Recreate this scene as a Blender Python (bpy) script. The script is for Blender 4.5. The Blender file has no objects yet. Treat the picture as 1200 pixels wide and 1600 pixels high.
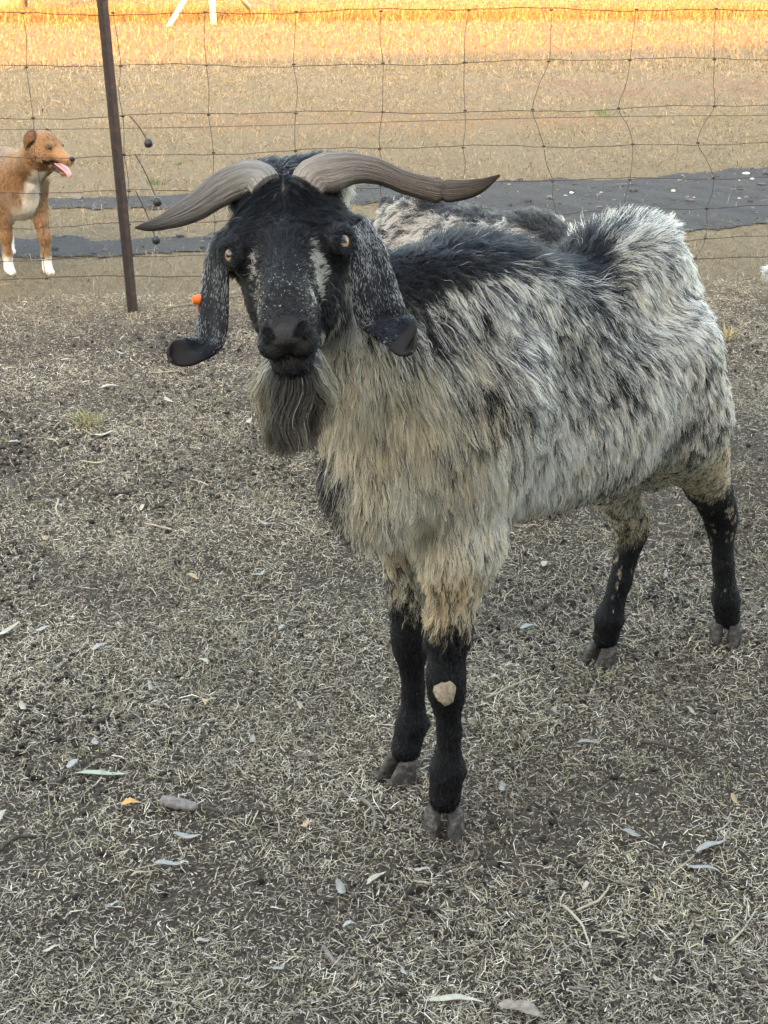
import bpy, bmesh, math, random
import numpy as np
from mathutils import Vector, Matrix, noise
from mathutils.kdtree import KDTree

rng = np.random.default_rng(7)
random.seed(7)
scene = bpy.context.scene
col = scene.collection

# ------------------------------------------------------------------ camera
FPX, THETA = 2220.0, math.radians(21.779)
CAM_H = 1.235
cam_data = bpy.data.cameras.new('camera')
cam = bpy.data.objects.new('camera', cam_data)
col.objects.link(cam)
cam.location = (0, 0, CAM_H)
cam.rotation_euler = (math.pi / 2 - THETA, 0, 0)
cam_data.sensor_fit = 'VERTICAL'
cam_data.sensor_height = 24.0
cam_data.lens = 24.0 * FPX / 1600.0
cam_data.clip_start = 0.02
cam_data.clip_end = 3000
scene.camera = cam

# ------------------------------------------------------------------ sky, sun, exposure
SUN_EL, SUN_AZ = math.radians(12.0), math.radians(182.0)   # low evening sun behind the camera
world = bpy.data.worlds.new('World')
scene.world = world
world.use_nodes = True
wn = world.node_tree
wn.nodes.clear()
w_out = wn.nodes.new('ShaderNodeOutputWorld')
w_bg = wn.nodes.new('ShaderNodeBackground')
w_sky = wn.nodes.new('ShaderNodeTexSky')
w_sky.sky_type = 'NISHITA'
w_sky.sun_disc = False
w_sky.sun_elevation = SUN_EL
w_sky.sun_rotation = SUN_AZ
w_sky.air_density = 1.0
w_sky.dust_density = 4.0
w_sky.ozone_density = 0.5
w_bg.inputs['Strength'].default_value = 0.15
wn.links.new(w_sky.outputs[0], w_bg.inputs['Color'])
wn.links.new(w_bg.outputs[0], w_out.inputs['Surface'])

sun_data = bpy.data.lights.new('sun', 'SUN')
sun_data.energy = 3.0
sun_data.angle = math.radians(0.9)
sun_data.color = (0.84, 0.315, 0.078)
sun = bpy.data.objects.new('sun', sun_data)
col.objects.link(sun)
# direction towards the sun (Nishita: rotation measured clockwise from +Y)
sd = Vector((math.sin(SUN_AZ) * math.cos(SUN_EL), math.cos(SUN_AZ) * math.cos(SUN_EL), math.sin(SUN_EL)))
sun.rotation_euler = sd.to_track_quat('Z', 'Y').to_euler()

scene.view_settings.view_transform = 'Standard'
scene.view_settings.look = 'None'
scene.view_settings.gamma = 1.0
scene.view_settings.exposure = 3.78
scene.view_settings.use_curve_mapping = False
try:
    scene.view_settings.use_white_balance = True
    scene.view_settings.white_balance_temperature = 7550
    scene.view_settings.white_balance_tint = 10
except Exception:
    pass
scene.cycles.max_bounces = 8
scene.cycles.diffuse_bounces = 3
scene.cycles.glossy_bounces = 3
scene.cycles.transmission_bounces = 6
scene.cycles.transparent_max_bounces = 6
scene.cycles.use_denoising = True
scene.cycles_curves.shape = 'RIBBONS'

# ------------------------------------------------------------------ pixel helpers (photograph 1200 x 1600 -> world)
CT, ST = math.cos(THETA), math.sin(THETA)
def PY(px, py, Y):
    """world point seen at (px,py) whose ground distance from the camera is Y"""
    S = (FPX * CT + (800 - py) * ST) / Y
    return np.array(((px - 600) / S, Y, CAM_H + (-FPX * ST + (800 - py) * CT) / S))
def GP(px, py):
    """ground point seen at (px,py)"""
    d = np.array(((px - 600), FPX * CT + (800 - py) * ST, -FPX * ST + (800 - py) * CT))
    t = -CAM_H / d[2]
    return np.array((d[0] * t, d[1] * t, 0.0))

# ------------------------------------------------------------------ node / object helpers
def new_mat(name):
    m = bpy.data.materials.new(name)
    m.use_nodes = True
    nt = m.node_tree
    nt.nodes.clear()
    out = nt.nodes.new('ShaderNodeOutputMaterial')
    return m, nt, out
def node(nt, typ, **kw):
    n = nt.nodes.new(typ)
    for k, v in kw.items():
        if hasattr(n, k) and not k.startswith('in_'):
            setattr(n, k, v)
    return n
def ramp(nt, fac, stops, interp='LINEAR'):
    r = nt.nodes.new('ShaderNodeValToRGB')
    r.color_ramp.interpolation = interp
    el = r.color_ramp.elements
    while len(el) < len(stops):
        el.new(0.5)
    for e, (p, c) in zip(el, stops):
        e.position = p
        e.color = (*c, 1) if len(c) == 3 else c
    nt.links.new(fac, r.inputs['Fac'])
    return r.outputs['Color']
def mixc(nt, fac, a, b, mode='MIX'):
    m = nt.nodes.new('ShaderNodeMix')
    m.data_type = 'RGBA'
    m.blend_type = mode
    for sock, v in ((m.inputs[0], fac), (m.inputs[6], a), (m.inputs[7], b)):
        if isinstance(v, (int, float)):
            sock.default_value = v
        elif isinstance(v, tuple):
            sock.default_value = (*v, 1) if len(v) == 3 else v
        else:
            nt.links.new(v, sock)
    return m.outputs[2]
def noise_tex(nt, scale, detail=4, rough=0.55, vec=None, dist=0.0):
    n = nt.nodes.new('ShaderNodeTexNoise')
    n.inputs['Scale'].default_value = scale
    n.inputs['Detail'].default_value = detail
    n.inputs['Roughness'].default_value = rough
    n.inputs['Distortion'].default_value = dist
    if vec is not None:
        nt.links.new(vec, n.inputs['Vector'])
    return n.outputs['Fac']
def coords(nt, which='Object', scale=None):
    t = nt.nodes.new('ShaderNodeTexCoord')
    v = t.outputs[which]
    if scale is not None:
        mp = nt.nodes.new('ShaderNodeMapping')
        mp.inputs['Scale'].default_value = scale
        nt.links.new(v, mp.inputs['Vector'])
        v = mp.outputs[0]
    return v
def principled(nt, out, color, rough=0.8, spec=0.3, bump=None, bstr=0.4, bdist=0.002, **kw):
    p = nt.nodes.new('ShaderNodeBsdfPrincipled')
    if isinstance(color, tuple):
        p.inputs['Base Color'].default_value = (*color, 1)
    else:
        nt.links.new(color, p.inputs['Base Color'])
    if isinstance(rough, (int, float)):
        p.inputs['Roughness'].default_value = rough
    else:
        nt.links.new(rough, p.inputs['Roughness'])
    p.inputs['Specular IOR Level'].default_value = spec
    for k, v in kw.items():
        p.inputs[k.replace('_', ' ')].default_value = v
    if bump is not None:
        b = nt.nodes.new('ShaderNodeBump')
        b.inputs['Strength'].default_value = bstr
        b.inputs['Distance'].default_value = bdist
        nt.links.new(bump, b.inputs['Height'])
        nt.links.new(b.outputs[0], p.inputs['Normal'])
    nt.links.new(p.outputs[0], out.inputs['Surface'])
    return p
def attr_mat(name, rough=0.85, spec=0.15, trans=0.0, attr='col'):
    """material whose own colour comes from a colour attribute"""
    m, nt, out = new_mat(name)
    a = nt.nodes.new('ShaderNodeAttribute')
    a.attribute_name = attr
    p = principled(nt, out, a.outputs['Color'], rough, spec)
    if trans > 0:
        t = nt.nodes.new('ShaderNodeBsdfTranslucent')
        nt.links.new(a.outputs['Color'], t.inputs['Color'])
        mx = nt.nodes.new('ShaderNodeMixShader')
        mx.inputs[0].default_value = trans
        nt.links.new(p.outputs[0], mx.inputs[1])
        nt.links.new(t.outputs[0], mx.inputs[2])
        nt.links.new(mx.outputs[0], out.inputs['Surface'])
    return m
def plain_mat(name, color, rough=0.6, spec=0.3, nscale=None, var=0.25, bstr=0.3, bdist=0.001):
    m, nt, out = new_mat(name)
    if nscale:
        f = noise_tex(nt, nscale, 5, 0.6, coords(nt))
        c = ramp(nt, f, [(0.25, tuple(x * (1 - var) for x in color)), (0.75, tuple(min(1, x * (1 + var)) for x in color))])
        principled(nt, out, c, rough, spec, f, bstr, bdist)
    else:
        principled(nt, out, color, rough, spec)
    return m
def tag(o, label=None, cat=None, group=None, kind=None):
    if label: o['label'] = label
    if cat: o['category'] = cat
    if group: o['group'] = group
    if kind: o['kind'] = kind
    return o
def link(name, data, parent=None):
    o = bpy.data.objects.new(name, data)
    col.objects.link(o)
    if parent is not None:
        o.parent = parent
    return o
def empty(name, loc=(0, 0, 0), rz=0.0):
    o = link(name, None)
    o.empty_display_size = 0.1
    o.location = loc
    o.rotation_euler = (0, 0, rz)
    return o
def np_mesh(name, verts, faces, mat=None, smooth=True, colors=None):
    """mesh from numpy verts (n,3) and faces (m,3) or (m,4)"""
    me = bpy.data.meshes.new(name)
    verts = np.asarray(verts, np.float32)
    faces = np.asarray(faces, np.int32)
    k = faces.shape[1]
    me.vertices.add(len(verts)); me.vertices.foreach_set('co', verts.ravel())
    me.loops.add(faces.size); me.loops.foreach_set('vertex_index', faces.ravel())
    me.polygons.add(len(faces))
    me.polygons.foreach_set('loop_start', np.arange(0, faces.size, k, dtype=np.int32))
    me.polygons.foreach_set('loop_total', np.full(len(faces), k, np.int32))
    me.polygons.foreach_set('use_smooth', np.full(len(faces), smooth))
    me.update(calc_edges=True)
    me.validate()
    if colors is not None:
        a = me.attributes.new('col', 'FLOAT_COLOR', 'POINT')
        c = np.ones((len(verts), 4), np.float32); c[:, :3] = colors
        a.data.foreach_set('color', c.ravel())
    if mat: me.materials.append(mat)
    return me
def mixed_mesh(name, verts, faces, mat=None, smooth=True):
    me = bpy.data.meshes.new(name)
    me.from_pydata([tuple(v) for v in verts], [], faces)
    me.update()
    if smooth:
        me.polygons.foreach_set('use_smooth', np.ones(len(me.polygons), bool))
    if mat: me.materials.append(mat)
    return me
def nrm(v):
    v = np.asarray(v, float)
    return v / np.maximum(np.linalg.norm(v, axis=-1, keepdims=True), 1e-9)
def tube(pts, radii, sides=8, cap=True, twist=None, flat=1.0):
    """swept tube -> verts, faces ; radii scalar or list; flat = second axis ratio"""
    pts = np.asarray(pts, float)
    n = len(pts)
    radii = np.full(n, radii) if np.isscalar(radii) else np.asarray(radii, float)
    tan = nrm(np.gradient(pts, axis=0))
    ref = np.array((0, 0, 1.0)) if abs(tan[0][2]) < 0.9 else np.array((1.0, 0, 0))
    verts, faces = [], []
    x = nrm(np.cross(tan[0], ref))
    for i in range(n):
        x = nrm(x - tan[i] * (x @ tan[i]))
        y = np.cross(tan[i], x)
        for k in range(sides):
            a = 2 * math.pi * k / sides
            verts.append(pts[i] + radii[i] * (math.cos(a) * x + flat * math.sin(a) * y))
    for i in range(n - 1):
        for k in range(sides):
            k2 = (k + 1) % sides
            faces.append((i * sides + k, i * sides + k2, (i + 1) * sides + k2, (i + 1) * sides + k))
    if cap:
        faces.append(tuple(range(sides))[::-1])
        faces.append(tuple((n - 1) * sides + k for k in range(sides)))
    return verts, faces
def spline(ctrl, n):
    """Catmull-Rom through control rows"""
    c = np.asarray(ctrl, float)
    c = np.vstack([2 * c[0] - c[1], c, 2 * c[-1] - c[-2]])
    out = []
    m = len(c) - 3
    for t in np.linspace(0, m, n):
        i = min(int(t), m - 1); u = t - i
        p0, p1, p2, p3 = c[i:i + 4]
        out.append(0.5 * ((2 * p1) + (-p0 + p2) * u + (2 * p0 - 5 * p1 + 4 * p2 - p3) * u * u + (-p0 + 3 * p1 - 3 * p2 + p3) * u ** 3))
    return np.array(out)
def vnoise(P, scale, seed=0.0, octaves=1):
    """smooth value in about [-1,1] for each row of P"""
    s = Vector((seed * 17.3, seed * 5.1, -seed * 9.7))
    if octaves == 1:
        return np.array([noise.noise(Vector(p) * scale + s) for p in P])
    return np.array([noise.fractal(Vector(p) * scale + s, 0.9, 2.0, octaves) for p in P])
def sstep(a, b, x):
    t = np.clip((x - a) / (b - a), 0, 1)
    return t * t * (3 - 2 * t)
# ------------------------------------------------------------------ implicit surfaces for animal bodies
class Field:
    def __init__(self, lo, hi, h, fine=None, hf=None):
        """grid with spacing h, refined to hf inside the fine box (per axis)"""
        self.lo = np.array(lo, float); self.h = h; self.ax = []
        for k in range(3):
            if fine is None:
                self.ax.append(np.arange(lo[k], hi[k] + h, h))
            else:
                f0, f1 = fine[0][k], fine[1][k]
                self.ax.append(np.concatenate([np.arange(lo[k], f0 - h * .5, h), np.arange(f0, f1, hf), np.arange(f1, hi[k] + h, h)]))
        self.n = np.array([len(x) for x in self.ax])
        self.phi = np.full(self.n, 1.0, np.float32)
    def box(self, lo, hi):
        sl, ax = [], []
        for k in range(3):
            i0 = max(int(np.searchsorted(self.ax[k], lo[k])) - 1, 0); i1 = min(int(np.searchsorted(self.ax[k], hi[k])) + 1, self.n[k])
            i1 = max(i1, i0 + 1)
            sl.append(slice(i0, i1)); ax.append(self.ax[k][i0:i1].astype(np.float32))
        return tuple(sl), np.meshgrid(*ax, indexing='ij', sparse=True)
    def add(self, sl, d, k):
        a = self.phi[sl]
        if k <= 0:
            self.phi[sl] = np.minimum(a, d); return
        hh = np.clip(0.5 + 0.5 * (a - d) / k, 0, 1)
        self.phi[sl] = a * (1 - hh) + d * hh - k * hh * (1 - hh)
    def cut(self, sl, d, k):
        a = self.phi[sl]; d = -d
        hh = np.clip(0.5 - 0.5 * (a - d) / max(k, 1e-6), 0, 1)
        self.phi[sl] = a * (1 - hh) + d * hh + k * hh * (1 - hh)
    def cone(self, p0, p1, r0, r1, k=0.02, cut=False):
        p0 = np.array(p0, float); p1 = np.array(p1, float)
        m = max(r0, r1) + k + 4 * self.h
        sl, (X, Y, Z) = self.box(np.minimum(p0, p1) - m, np.maximum(p0, p1) + m)
        d = p1 - p0
        t = np.clip(((X - p0[0]) * d[0] + (Y - p0[1]) * d[1] + (Z - p0[2]) * d[2]) / max(d @ d, 1e-9), 0, 1)
        dist = np.sqrt((X - p0[0] - t * d[0]) ** 2 + (Y - p0[1] - t * d[1]) ** 2 + (Z - p0[2] - t * d[2]) ** 2) - (r0 + (r1 - r0) * t)
        (self.cut if cut else self.add)(sl, dist.astype(np.float32), k)
    def chain(self, pts, k=0.02):
        """pts rows (x,y,z,r)"""
        for a, b in zip(pts[:-1], pts[1:]):
            self.cone(a[:3], b[:3], a[3], b[3], k)
    def ell(self, c, r, axes=None, k=0.02, cut=False):
        c = np.array(c, float); r = np.array(r, float)
        m = r.max() + k + 4 * self.h
        sl, (X, Y, Z) = self.box(c - m, c + m)
        A = np.eye(3) if axes is None else np.array(axes)
        k0 = 0; k1 = 0
        for i in range(3):
            q = (X - c[0]) * A[i][0] + (Y - c[1]) * A[i][1] + (Z - c[2]) * A[i][2]
            k0 = k0 + (q / r[i]) ** 2
            k1 = k1 + (q / r[i] ** 2) ** 2
        k0 = np.sqrt(k0); k1 = np.sqrt(k1) + 1e-6
        (self.cut if cut else self.add)(sl, (k0 * (k0 - 1) / k1).astype(np.float32), k)
    def sweep(self, rows, k=0.02, shift=0.0):
        """torso along x: rows (x, zc, half_height, half_width)"""
        rows = np.array(sorted(rows), float)
        fine = spline(rows, 80)
        xs = fine[:, 0]
        lo = (xs[0] - 0.03, -0.4, 0.0); hi = (xs[-1] + 0.03, 0.4, self.ax[2][-1])
        sl, (X, Y, Z) = self.box(lo, hi)
        x = X[:, 0, 0]
        sh = (-1, 1, 1)
        zc = np.interp(x, xs, fine[:, 1]).reshape(sh)
        hh = np.maximum(np.interp(x, xs, fine[:, 2]), 0.004).reshape(sh)
        hw = np.maximum(np.interp(x, xs, fine[:, 3]), 0.004).reshape(sh)
        y0 = np.interp(x, [-.1, .25], [0, shift]).reshape(sh)
        rho = np.sqrt(((Y - y0) / hw) ** 2 + ((Z - zc) / hh) ** 2)
        d = (rho - 1) * np.minimum(hw, hh)
        over = np.maximum(np.maximum(xs[0] - x, x - xs[-1]), 0).reshape(sh)
        self.add(sl, (d + over).astype(np.float32), k)
    def mesh(self):
        """naive surface nets"""
        p = self.phi; neg = p < 0
        n0, n1, n2 = p.shape
        cnt = np.zeros((n0 - 1, n1 - 1, n2 - 1), np.int8)
        for i in (0, 1):
            for j in (0, 1):
                for k in (0, 1):
                    cnt += neg[i:n0 - 1 + i, j:n1 - 1 + j, k:n2 - 1 + k]
        act = (cnt > 0) & (cnt < 8)
        ii, jj, kk = np.nonzero(act)
        idx = np.full(cnt.shape, -1, np.int32)
        idx[ii, jj, kk] = np.arange(len(ii))
        acc = np.zeros((len(ii), 3)); num = np.zeros(len(ii))
        C = [(0,0,0),(1,0,0),(0,1,0),(1,1,0),(0,0,1),(1,0,1),(0,1,1),(1,1,1)]
        for a in range(8):
            for b in range(a + 1, 8):
                ca, cb = np.array(C[a]), np.array(C[b])
                if np.abs(ca - cb).sum() != 1: continue
                va = p[ii + ca[0], jj + ca[1], kk + ca[2]]; vb = p[ii + cb[0], jj + cb[1], kk + cb[2]]
                m = (va < 0) != (vb < 0)
                t = va[m] / (va[m] - vb[m])
                acc[m] += ca + t[:, None] * (cb - ca)
                num[m] += 1
        fr = acc / num[:, None]
        verts = np.stack([x[i_] + (x[i_ + 1] - x[i_]) * fr[:, k] for k, (x, i_) in enumerate(zip(self.ax, (ii, jj, kk)))], 1)
        quads = []
        for ax in range(3):
            s0 = [slice(None)] * 3; s1 = [slice(None)] * 3
            s0[ax] = slice(0, -1); s1[ax] = slice(1, None)
            a = neg[tuple(s0)]; b = neg[tuple(s1)]
            e = np.argwhere(a != b)
            o1, o2 = (ax + 1) % 3, (ax + 2) % 3
            lim = np.array(cnt.shape)
            ok = (e[:, o1] > 0) & (e[:, o2] > 0) & (e[:, o1] < lim[o1]) & (e[:, o2] < lim[o2])
            e = e[ok]
            fl = a[e[:, 0], e[:, 1], e[:, 2]]
            q = []
            for d1, d2 in ((-1, -1), (0, -1), (0, 0), (-1, 0)):
                c = e.copy(); c[:, o1] += d1; c[:, o2] += d2
                q.append(idx[c[:, 0], c[:, 1], c[:, 2]])
            q = np.stack(q, 1)
            q[~fl] = q[~fl][:, ::-1]
            quads.append(q)
        quads = np.vstack(quads)
        quads = quads[(quads >= 0).all(1)]
        return verts, quads
def vert_normals(v, q):
    fn = np.cross(v[q[:, 2]] - v[q[:, 0]], v[q[:, 3]] - v[q[:, 1]])
    n = np.zeros_like(v)
    for k in range(4):
        np.add.at(n, q[:, k], fn)
    return nrm(n)
def sample_surface(v, q, vn, count, weight=None):
    tri = np.vstack([q[:, [0, 1, 2]], q[:, [0, 2, 3]]])
    a, b, c = v[tri[:, 0]], v[tri[:, 1]], v[tri[:, 2]]
    ar = np.linalg.norm(np.cross(b - a, c - a), axis=1)
    if weight is not None:
        ar = ar * weight((a + b + c) / 3)
    pick = rng.choice(len(tri), count, p=ar / ar.sum())
    r1, r2 = np.sqrt(rng.random(count)), rng.random(count)
    w = np.stack([1 - r1, r1 * (1 - r2), r1 * r2], 1)
    t = tri[pick]
    P = (v[t] * w[:, :, None]).sum(1)
    N = nrm((vn[t] * w[:, :, None]).sum(1))
    return P, N
# ------------------------------------------------------------------ hair strands
def grow(P, N, comb, length, lift, nclump, clump=0.6, grav=0.25, wave=0.0, seg=5, up=None, jit=0.12):
    """strand points (n, seg+1, 3), clump index, clump roots"""
    n = len(P)
    ct = comb - N * (comb * N).sum(1, keepdims=True)
    ct = nrm(ct)
    lift = np.broadcast_to(lift, (n,))[:, None]
    d = nrm(N * lift + ct * (1 - lift) + rng.normal(0, jit, (n, 3)))
    side = nrm(np.cross(ct, N))
    length = np.broadcast_to(length, (n,)).copy()
    step = (length / seg)[:, None]
    grav = np.broadcast_to(grav, (n,))[:, None]
    pts = np.zeros((n, seg + 1, 3)); pts[:, 0] = P
    g = np.array((0, 0, -1.0))
    for k in range(1, seg + 1):
        pts[:, k] = pts[:, k - 1] + d * step
        d = d + g * grav / seg * 2
        into = np.minimum((d * N).sum(1, keepdims=True) - 0.04, 0)
        d = nrm(d - N * into)
    nclump = min(nclump, n)
    ci = rng.choice(n, nclump, replace=False)
    kd = KDTree(nclump)
    for j, i in enumerate(ci): kd.insert(P[i], j)
    kd.balance()
    cid = np.fromiter((kd.find(p)[1] for p in P), np.int32, n)
    cen = ci[cid]
    t = np.linspace(0, 1, seg + 1)[None, :, None]
    wv = np.broadcast_to(wave, (n,))[:, None, None]
    ph = rng.random(nclump)[cid] * 6.28 + rng.normal(0, 0.5, n)
    fr = (1.0 + rng.random(nclump)[cid] * 0.8)
    off = side[:, None, :] * (wv * np.sin(6.28 * fr[:, None, None] * t + ph[:, None, None]) * t)
    pts = pts + off
    cs = np.broadcast_to(clump, (n,))[:, None, None]
    w = cs * t ** 1.3
    cp = pts[cen]
    pts = pts * (1 - w) + (cp + (P - P[cen])[:, None, :] * 0.15) * w
    return pts, cid, P[ci]
def hair_object(name, groups, mat, parent):
    """groups: list of (pts (n,s,3), col (n,3), rad (n,), tip ratio) -> one hair curves object"""
    total = sum(len(g[0]) for g in groups)
    cv = bpy.data.hair_curves.new(name)
    sizes, pos, rad, colr = [], [], [], []
    for grp in groups:
        pts, c, r, tip = grp[:4]
        n, s, _ = pts.shape
        sizes += [s] * n
        pos.append(pts.reshape(-1, 3))
        prof = 1 - (1 - tip) * np.linspace(0, 1, s) ** 2
        rad.append((np.broadcast_to(r, (n,))[:, None] * prof[None]).ravel())
        w = np.linspace(0, 1, s)[None, :, None] ** 1.3
        tipc = grp[4] if len(grp) > 4 else c
        rootc = grp[5] if len(grp) > 5 else c
        ramp_ = np.clip(np.linspace(0, 1, s) / .45, 0, 1)[None, :, None]          # rootc darkens the base: hair banding, plus shade painted in for depth
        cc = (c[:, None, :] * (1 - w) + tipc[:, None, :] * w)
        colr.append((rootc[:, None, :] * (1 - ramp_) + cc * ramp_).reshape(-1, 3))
    cv.add_curves(sizes)
    pos = np.vstack(pos).astype(np.float32); rad = np.concatenate(rad).astype(np.float32)
    cc = np.ones((len(pos), 4), np.float32); cc[:, :3] = np.clip(np.vstack(colr), 0, 1)
    cv.attributes['position'].data.foreach_set('vector', pos.ravel())
    a = cv.attributes.get('radius') or cv.attributes.new('radius', 'FLOAT', 'POINT')
    a.data.foreach_set('value', rad)
    a = cv.attributes.new('col', 'FLOAT_COLOR', 'POINT')
    a.data.foreach_set('color', cc.ravel())
    cv.materials.append(mat)
    return link(name, cv, parent)
def fur_material(name, rough=0.38, spec_tint=0.35):
    m, nt, out = new_mat(name)
    a = nt.nodes.new('ShaderNodeAttribute'); a.attribute_name = 'col'
    h = nt.nodes.new('ShaderNodeBsdfHairPrincipled')
    h.parametrization = 'COLOR'
    nt.links.new(a.outputs['Color'], h.inputs['Color'])
    h.inputs['Roughness'].default_value = rough
    h.inputs['Radial Roughness'].default_value = 0.5
    h.inputs['Random Roughness'].default_value = 0.3
    h.inputs['IOR'].default_value = 1.33
    df = nt.nodes.new('ShaderNodeBsdfDiffuse')
    nt.links.new(a.outputs['Color'], df.inputs['Color'])
    mx = nt.nodes.new('ShaderNodeMixShader'); mx.inputs[0].default_value = 0.55
    nt.links.new(h.outputs[0], mx.inputs[1]); nt.links.new(df.outputs[0], mx.inputs[2])
    nt.links.new(mx.outputs[0], out.inputs['Surface'])
    return m
# ------------------------------------------------------------------ terrain
def hgt(x, y):
    """ground height: gentle trampled relief near, rolling a little far away"""
    x = np.asarray(x, float); y = np.asarray(y, float)
    z = 0.0035 * np.sin(x * 9.1 + 1.3 * np.sin(y * 6.0)) + 0.003 * np.sin(y * 11.3 + 1.7 * np.sin(x * 7.7)) + 0.002 * np.sin(x * 23 + y * 19)
    z = z * np.clip((22 - y) / 10, 0, 1)
    far = np.clip((y - 14) / 40, 0, 1)
    return z + far * (0.10 * np.sin(x * 0.21 + 0.6) * np.sin(y * 0.13) )
FENCE_Y = lambda x: 5.20 + 0.15 * x           # the fence line
def track_band(x, y):
    """signed: returns (inside driveway, inside grassy median)"""
    x = np.asarray(x, float); y = np.asarray(y, float)
    wob = 0.05 * np.sin(x * 3.1) + 0.04 * np.sin(x * 7.3 + 1) + 0.015 * np.sin(x * 17.0 + y * 5) + 0.012 * np.sin(x * 41 + y * 9) + 0.008 * np.sin(x * 83 - y * 31)
    y0 = 6.30 + 0.245 * x + wob
    y1 = 7.96 + 0.25 * x + 0.08 * np.sin(x * 2.3 + 2) + wob * 0.7
    m0 = y0 + 0.40 + wob
    m1 = y0 + (1.06 + 0.3 * wob) * 1.0
    inside = (y > y0) & (y < y1)
    shrink = np.clip((x + 0.3) / 0.9, 0, 1) * 0.45
    med = inside & (y > m0 + shrink) & (y < m1 - shrink + 0.1) & (x < 2.3)
    return inside, med

def axis(parts):
    return np.unique(np.concatenate([np.arange(a, b, s) for a, b, s in parts]).round(4))
gx = axis([(-90, -12, 6), (-12, -3, 0.5), (-3, 3.5, 0.06), (3.5, 12, 0.5), (12, 91, 6)])
gy = axis([(-60, 0, 4), (0, 1, 0.2), (1, 9, 0.06), (9, 24, 0.4), (24, 60, 2), (60, 260, 12)])
GX, GY = np.meshgrid(gx, gy, indexing='ij')
V = np.stack([GX, GY, hgt(GX, GY)], -1).reshape(-1, 3)
ni, nj = GX.shape
I = np.arange(ni * nj).reshape(ni, nj)
Fq = np.stack([I[:-1, :-1], I[1:, :-1], I[1:, 1:], I[:-1, 1:]], -1).reshape(-1, 4)
m, nt, out = new_mat('trampled_soil_and_dry_turf')
pos = coords(nt, 'Object')
sep = nt.nodes.new('ShaderNodeSeparateXYZ'); nt.links.new(pos, sep.inputs[0])
def mathn(op, a, b=None, clamp=False):
    n = nt.nodes.new('ShaderNodeMath'); n.operation = op; n.use_clamp = clamp
    for s, v in ((n.inputs[0], a), (n.inputs[1], b)):
        if v is None: continue
        if isinstance(v, (int, float)): s.default_value = v
        else: nt.links.new(v, s)
    return n.outputs[0]
fl = mathn('SUBTRACT', sep.outputs['Y'], mathn('ADD', mathn('MULTIPLY', sep.outputs['X'], 0.15), 5.2))
n_big = noise_tex(nt, 1.7, 4, 0.6, pos); n_mid = noise_tex(nt, 14, 5, 0.65, pos); n_fine = noise_tex(nt, 110, 4, 0.7, pos)
beyond = mathn('ADD', mathn('MULTIPLY', mathn('ADD', fl, mathn('MULTIPLY', mathn('SUBTRACT', n_mid, 0.5), 1.6)), 2.2), 0.5, True)
soil = ramp(nt, n_fine, [(0.30, (0.036, 0.028, 0.021)), (0.55, (0.125, 0.100, 0.076)), (0.75, (0.30, 0.25, 0.19))])
soil = mixc(nt, n_big, soil, mixc(nt, 0.5, soil, (0.10, 0.075, 0.055)))
straw = ramp(nt, n_fine, [(0.28, (0.14, 0.105, 0.068)), (0.55, (0.32, 0.25, 0.165)), (0.75, (0.50, 0.41, 0.28))])
straw = mixc(nt, 1.0, straw, (.80, .80, .80), 'MULTIPLY')
straw = mixc(nt, mathn('MULTIPLY', n_mid, 0.5), straw, (0.25, 0.20, 0.12))
principled(nt, out, mixc(nt, 1.0, mixc(nt, beyond, soil, straw), (.62, .62, .62), 'MULTIPLY'), 0.95, 0.1, n_fine, 0.9, 0.01)
ground = link('ground', np_mesh('ground', V, Fq, m))
tag(ground, kind='structure')

# driveway: two dark gravel wheel tracks that merge on the right, cells cut to an uneven edge
tx = np.arange(-4.6, 5.0, 0.02); ty = np.arange(4.9, 9.8, 0.02)
TX, TY = np.meshgrid(tx, ty, indexing='ij')
_nz = vnoise(np.stack([TX, TY, 0 * TX], -1).reshape(-1, 3), 9, 77).reshape(TX.shape) * .02 + rng.normal(0, .007, TX.shape)
ins, med = track_band(TX + _nz, TY + _nz)
keep = ins & ~med
TV = np.stack([TX + rng.normal(0, 0.005, TX.shape), TY + rng.normal(0, 0.005, TX.shape), hgt(TX, TY) + 0.005], -1).reshape(-1, 3)
ni, nj = TX.shape
I = np.arange(ni * nj).reshape(ni, nj)
kq = keep[:-1, :-1] & keep[1:, 1:] & keep[1:, :-1] & keep[:-1, 1:]
TF = np.stack([I[:-1, :-1], I[1:, :-1], I[1:, 1:], I[:-1, 1:]], -1)[kq]
used = np.unique(TF); remap = np.full(len(TV), -1); remap[used] = np.arange(len(used))
m, nt, out = new_mat('dark_crushed_gravel')
pos = coords(nt)
vo = nt.nodes.new('ShaderNodeTexVoronoi'); vo.inputs['Scale'].default_value = 75; nt.links.new(pos, vo.inputs['Vector'])
nf = noise_tex(nt, 60, 5, 0.7, pos); nb = noise_tex(nt, 2.5, 3, 0.5, pos)
c = ramp(nt, nf, [(0.3, (0.014, 0.0135, 0.014)), (0.55, (0.034, 0.032, 0.033)), (0.75, (0.095, 0.088, 0.083))])
c = mixc(nt, nb, c, mixc(nt, 0.5, c, (0.042, 0.037, 0.033)))
principled(nt, out, c, 0.9, 0.2, vo.outputs['Distance'], 0.8, 0.008)
road = link('gravel_driveway', np_mesh('gravel_driveway', TV[used], remap[TF], m))
tag(road, kind='structure')

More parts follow.
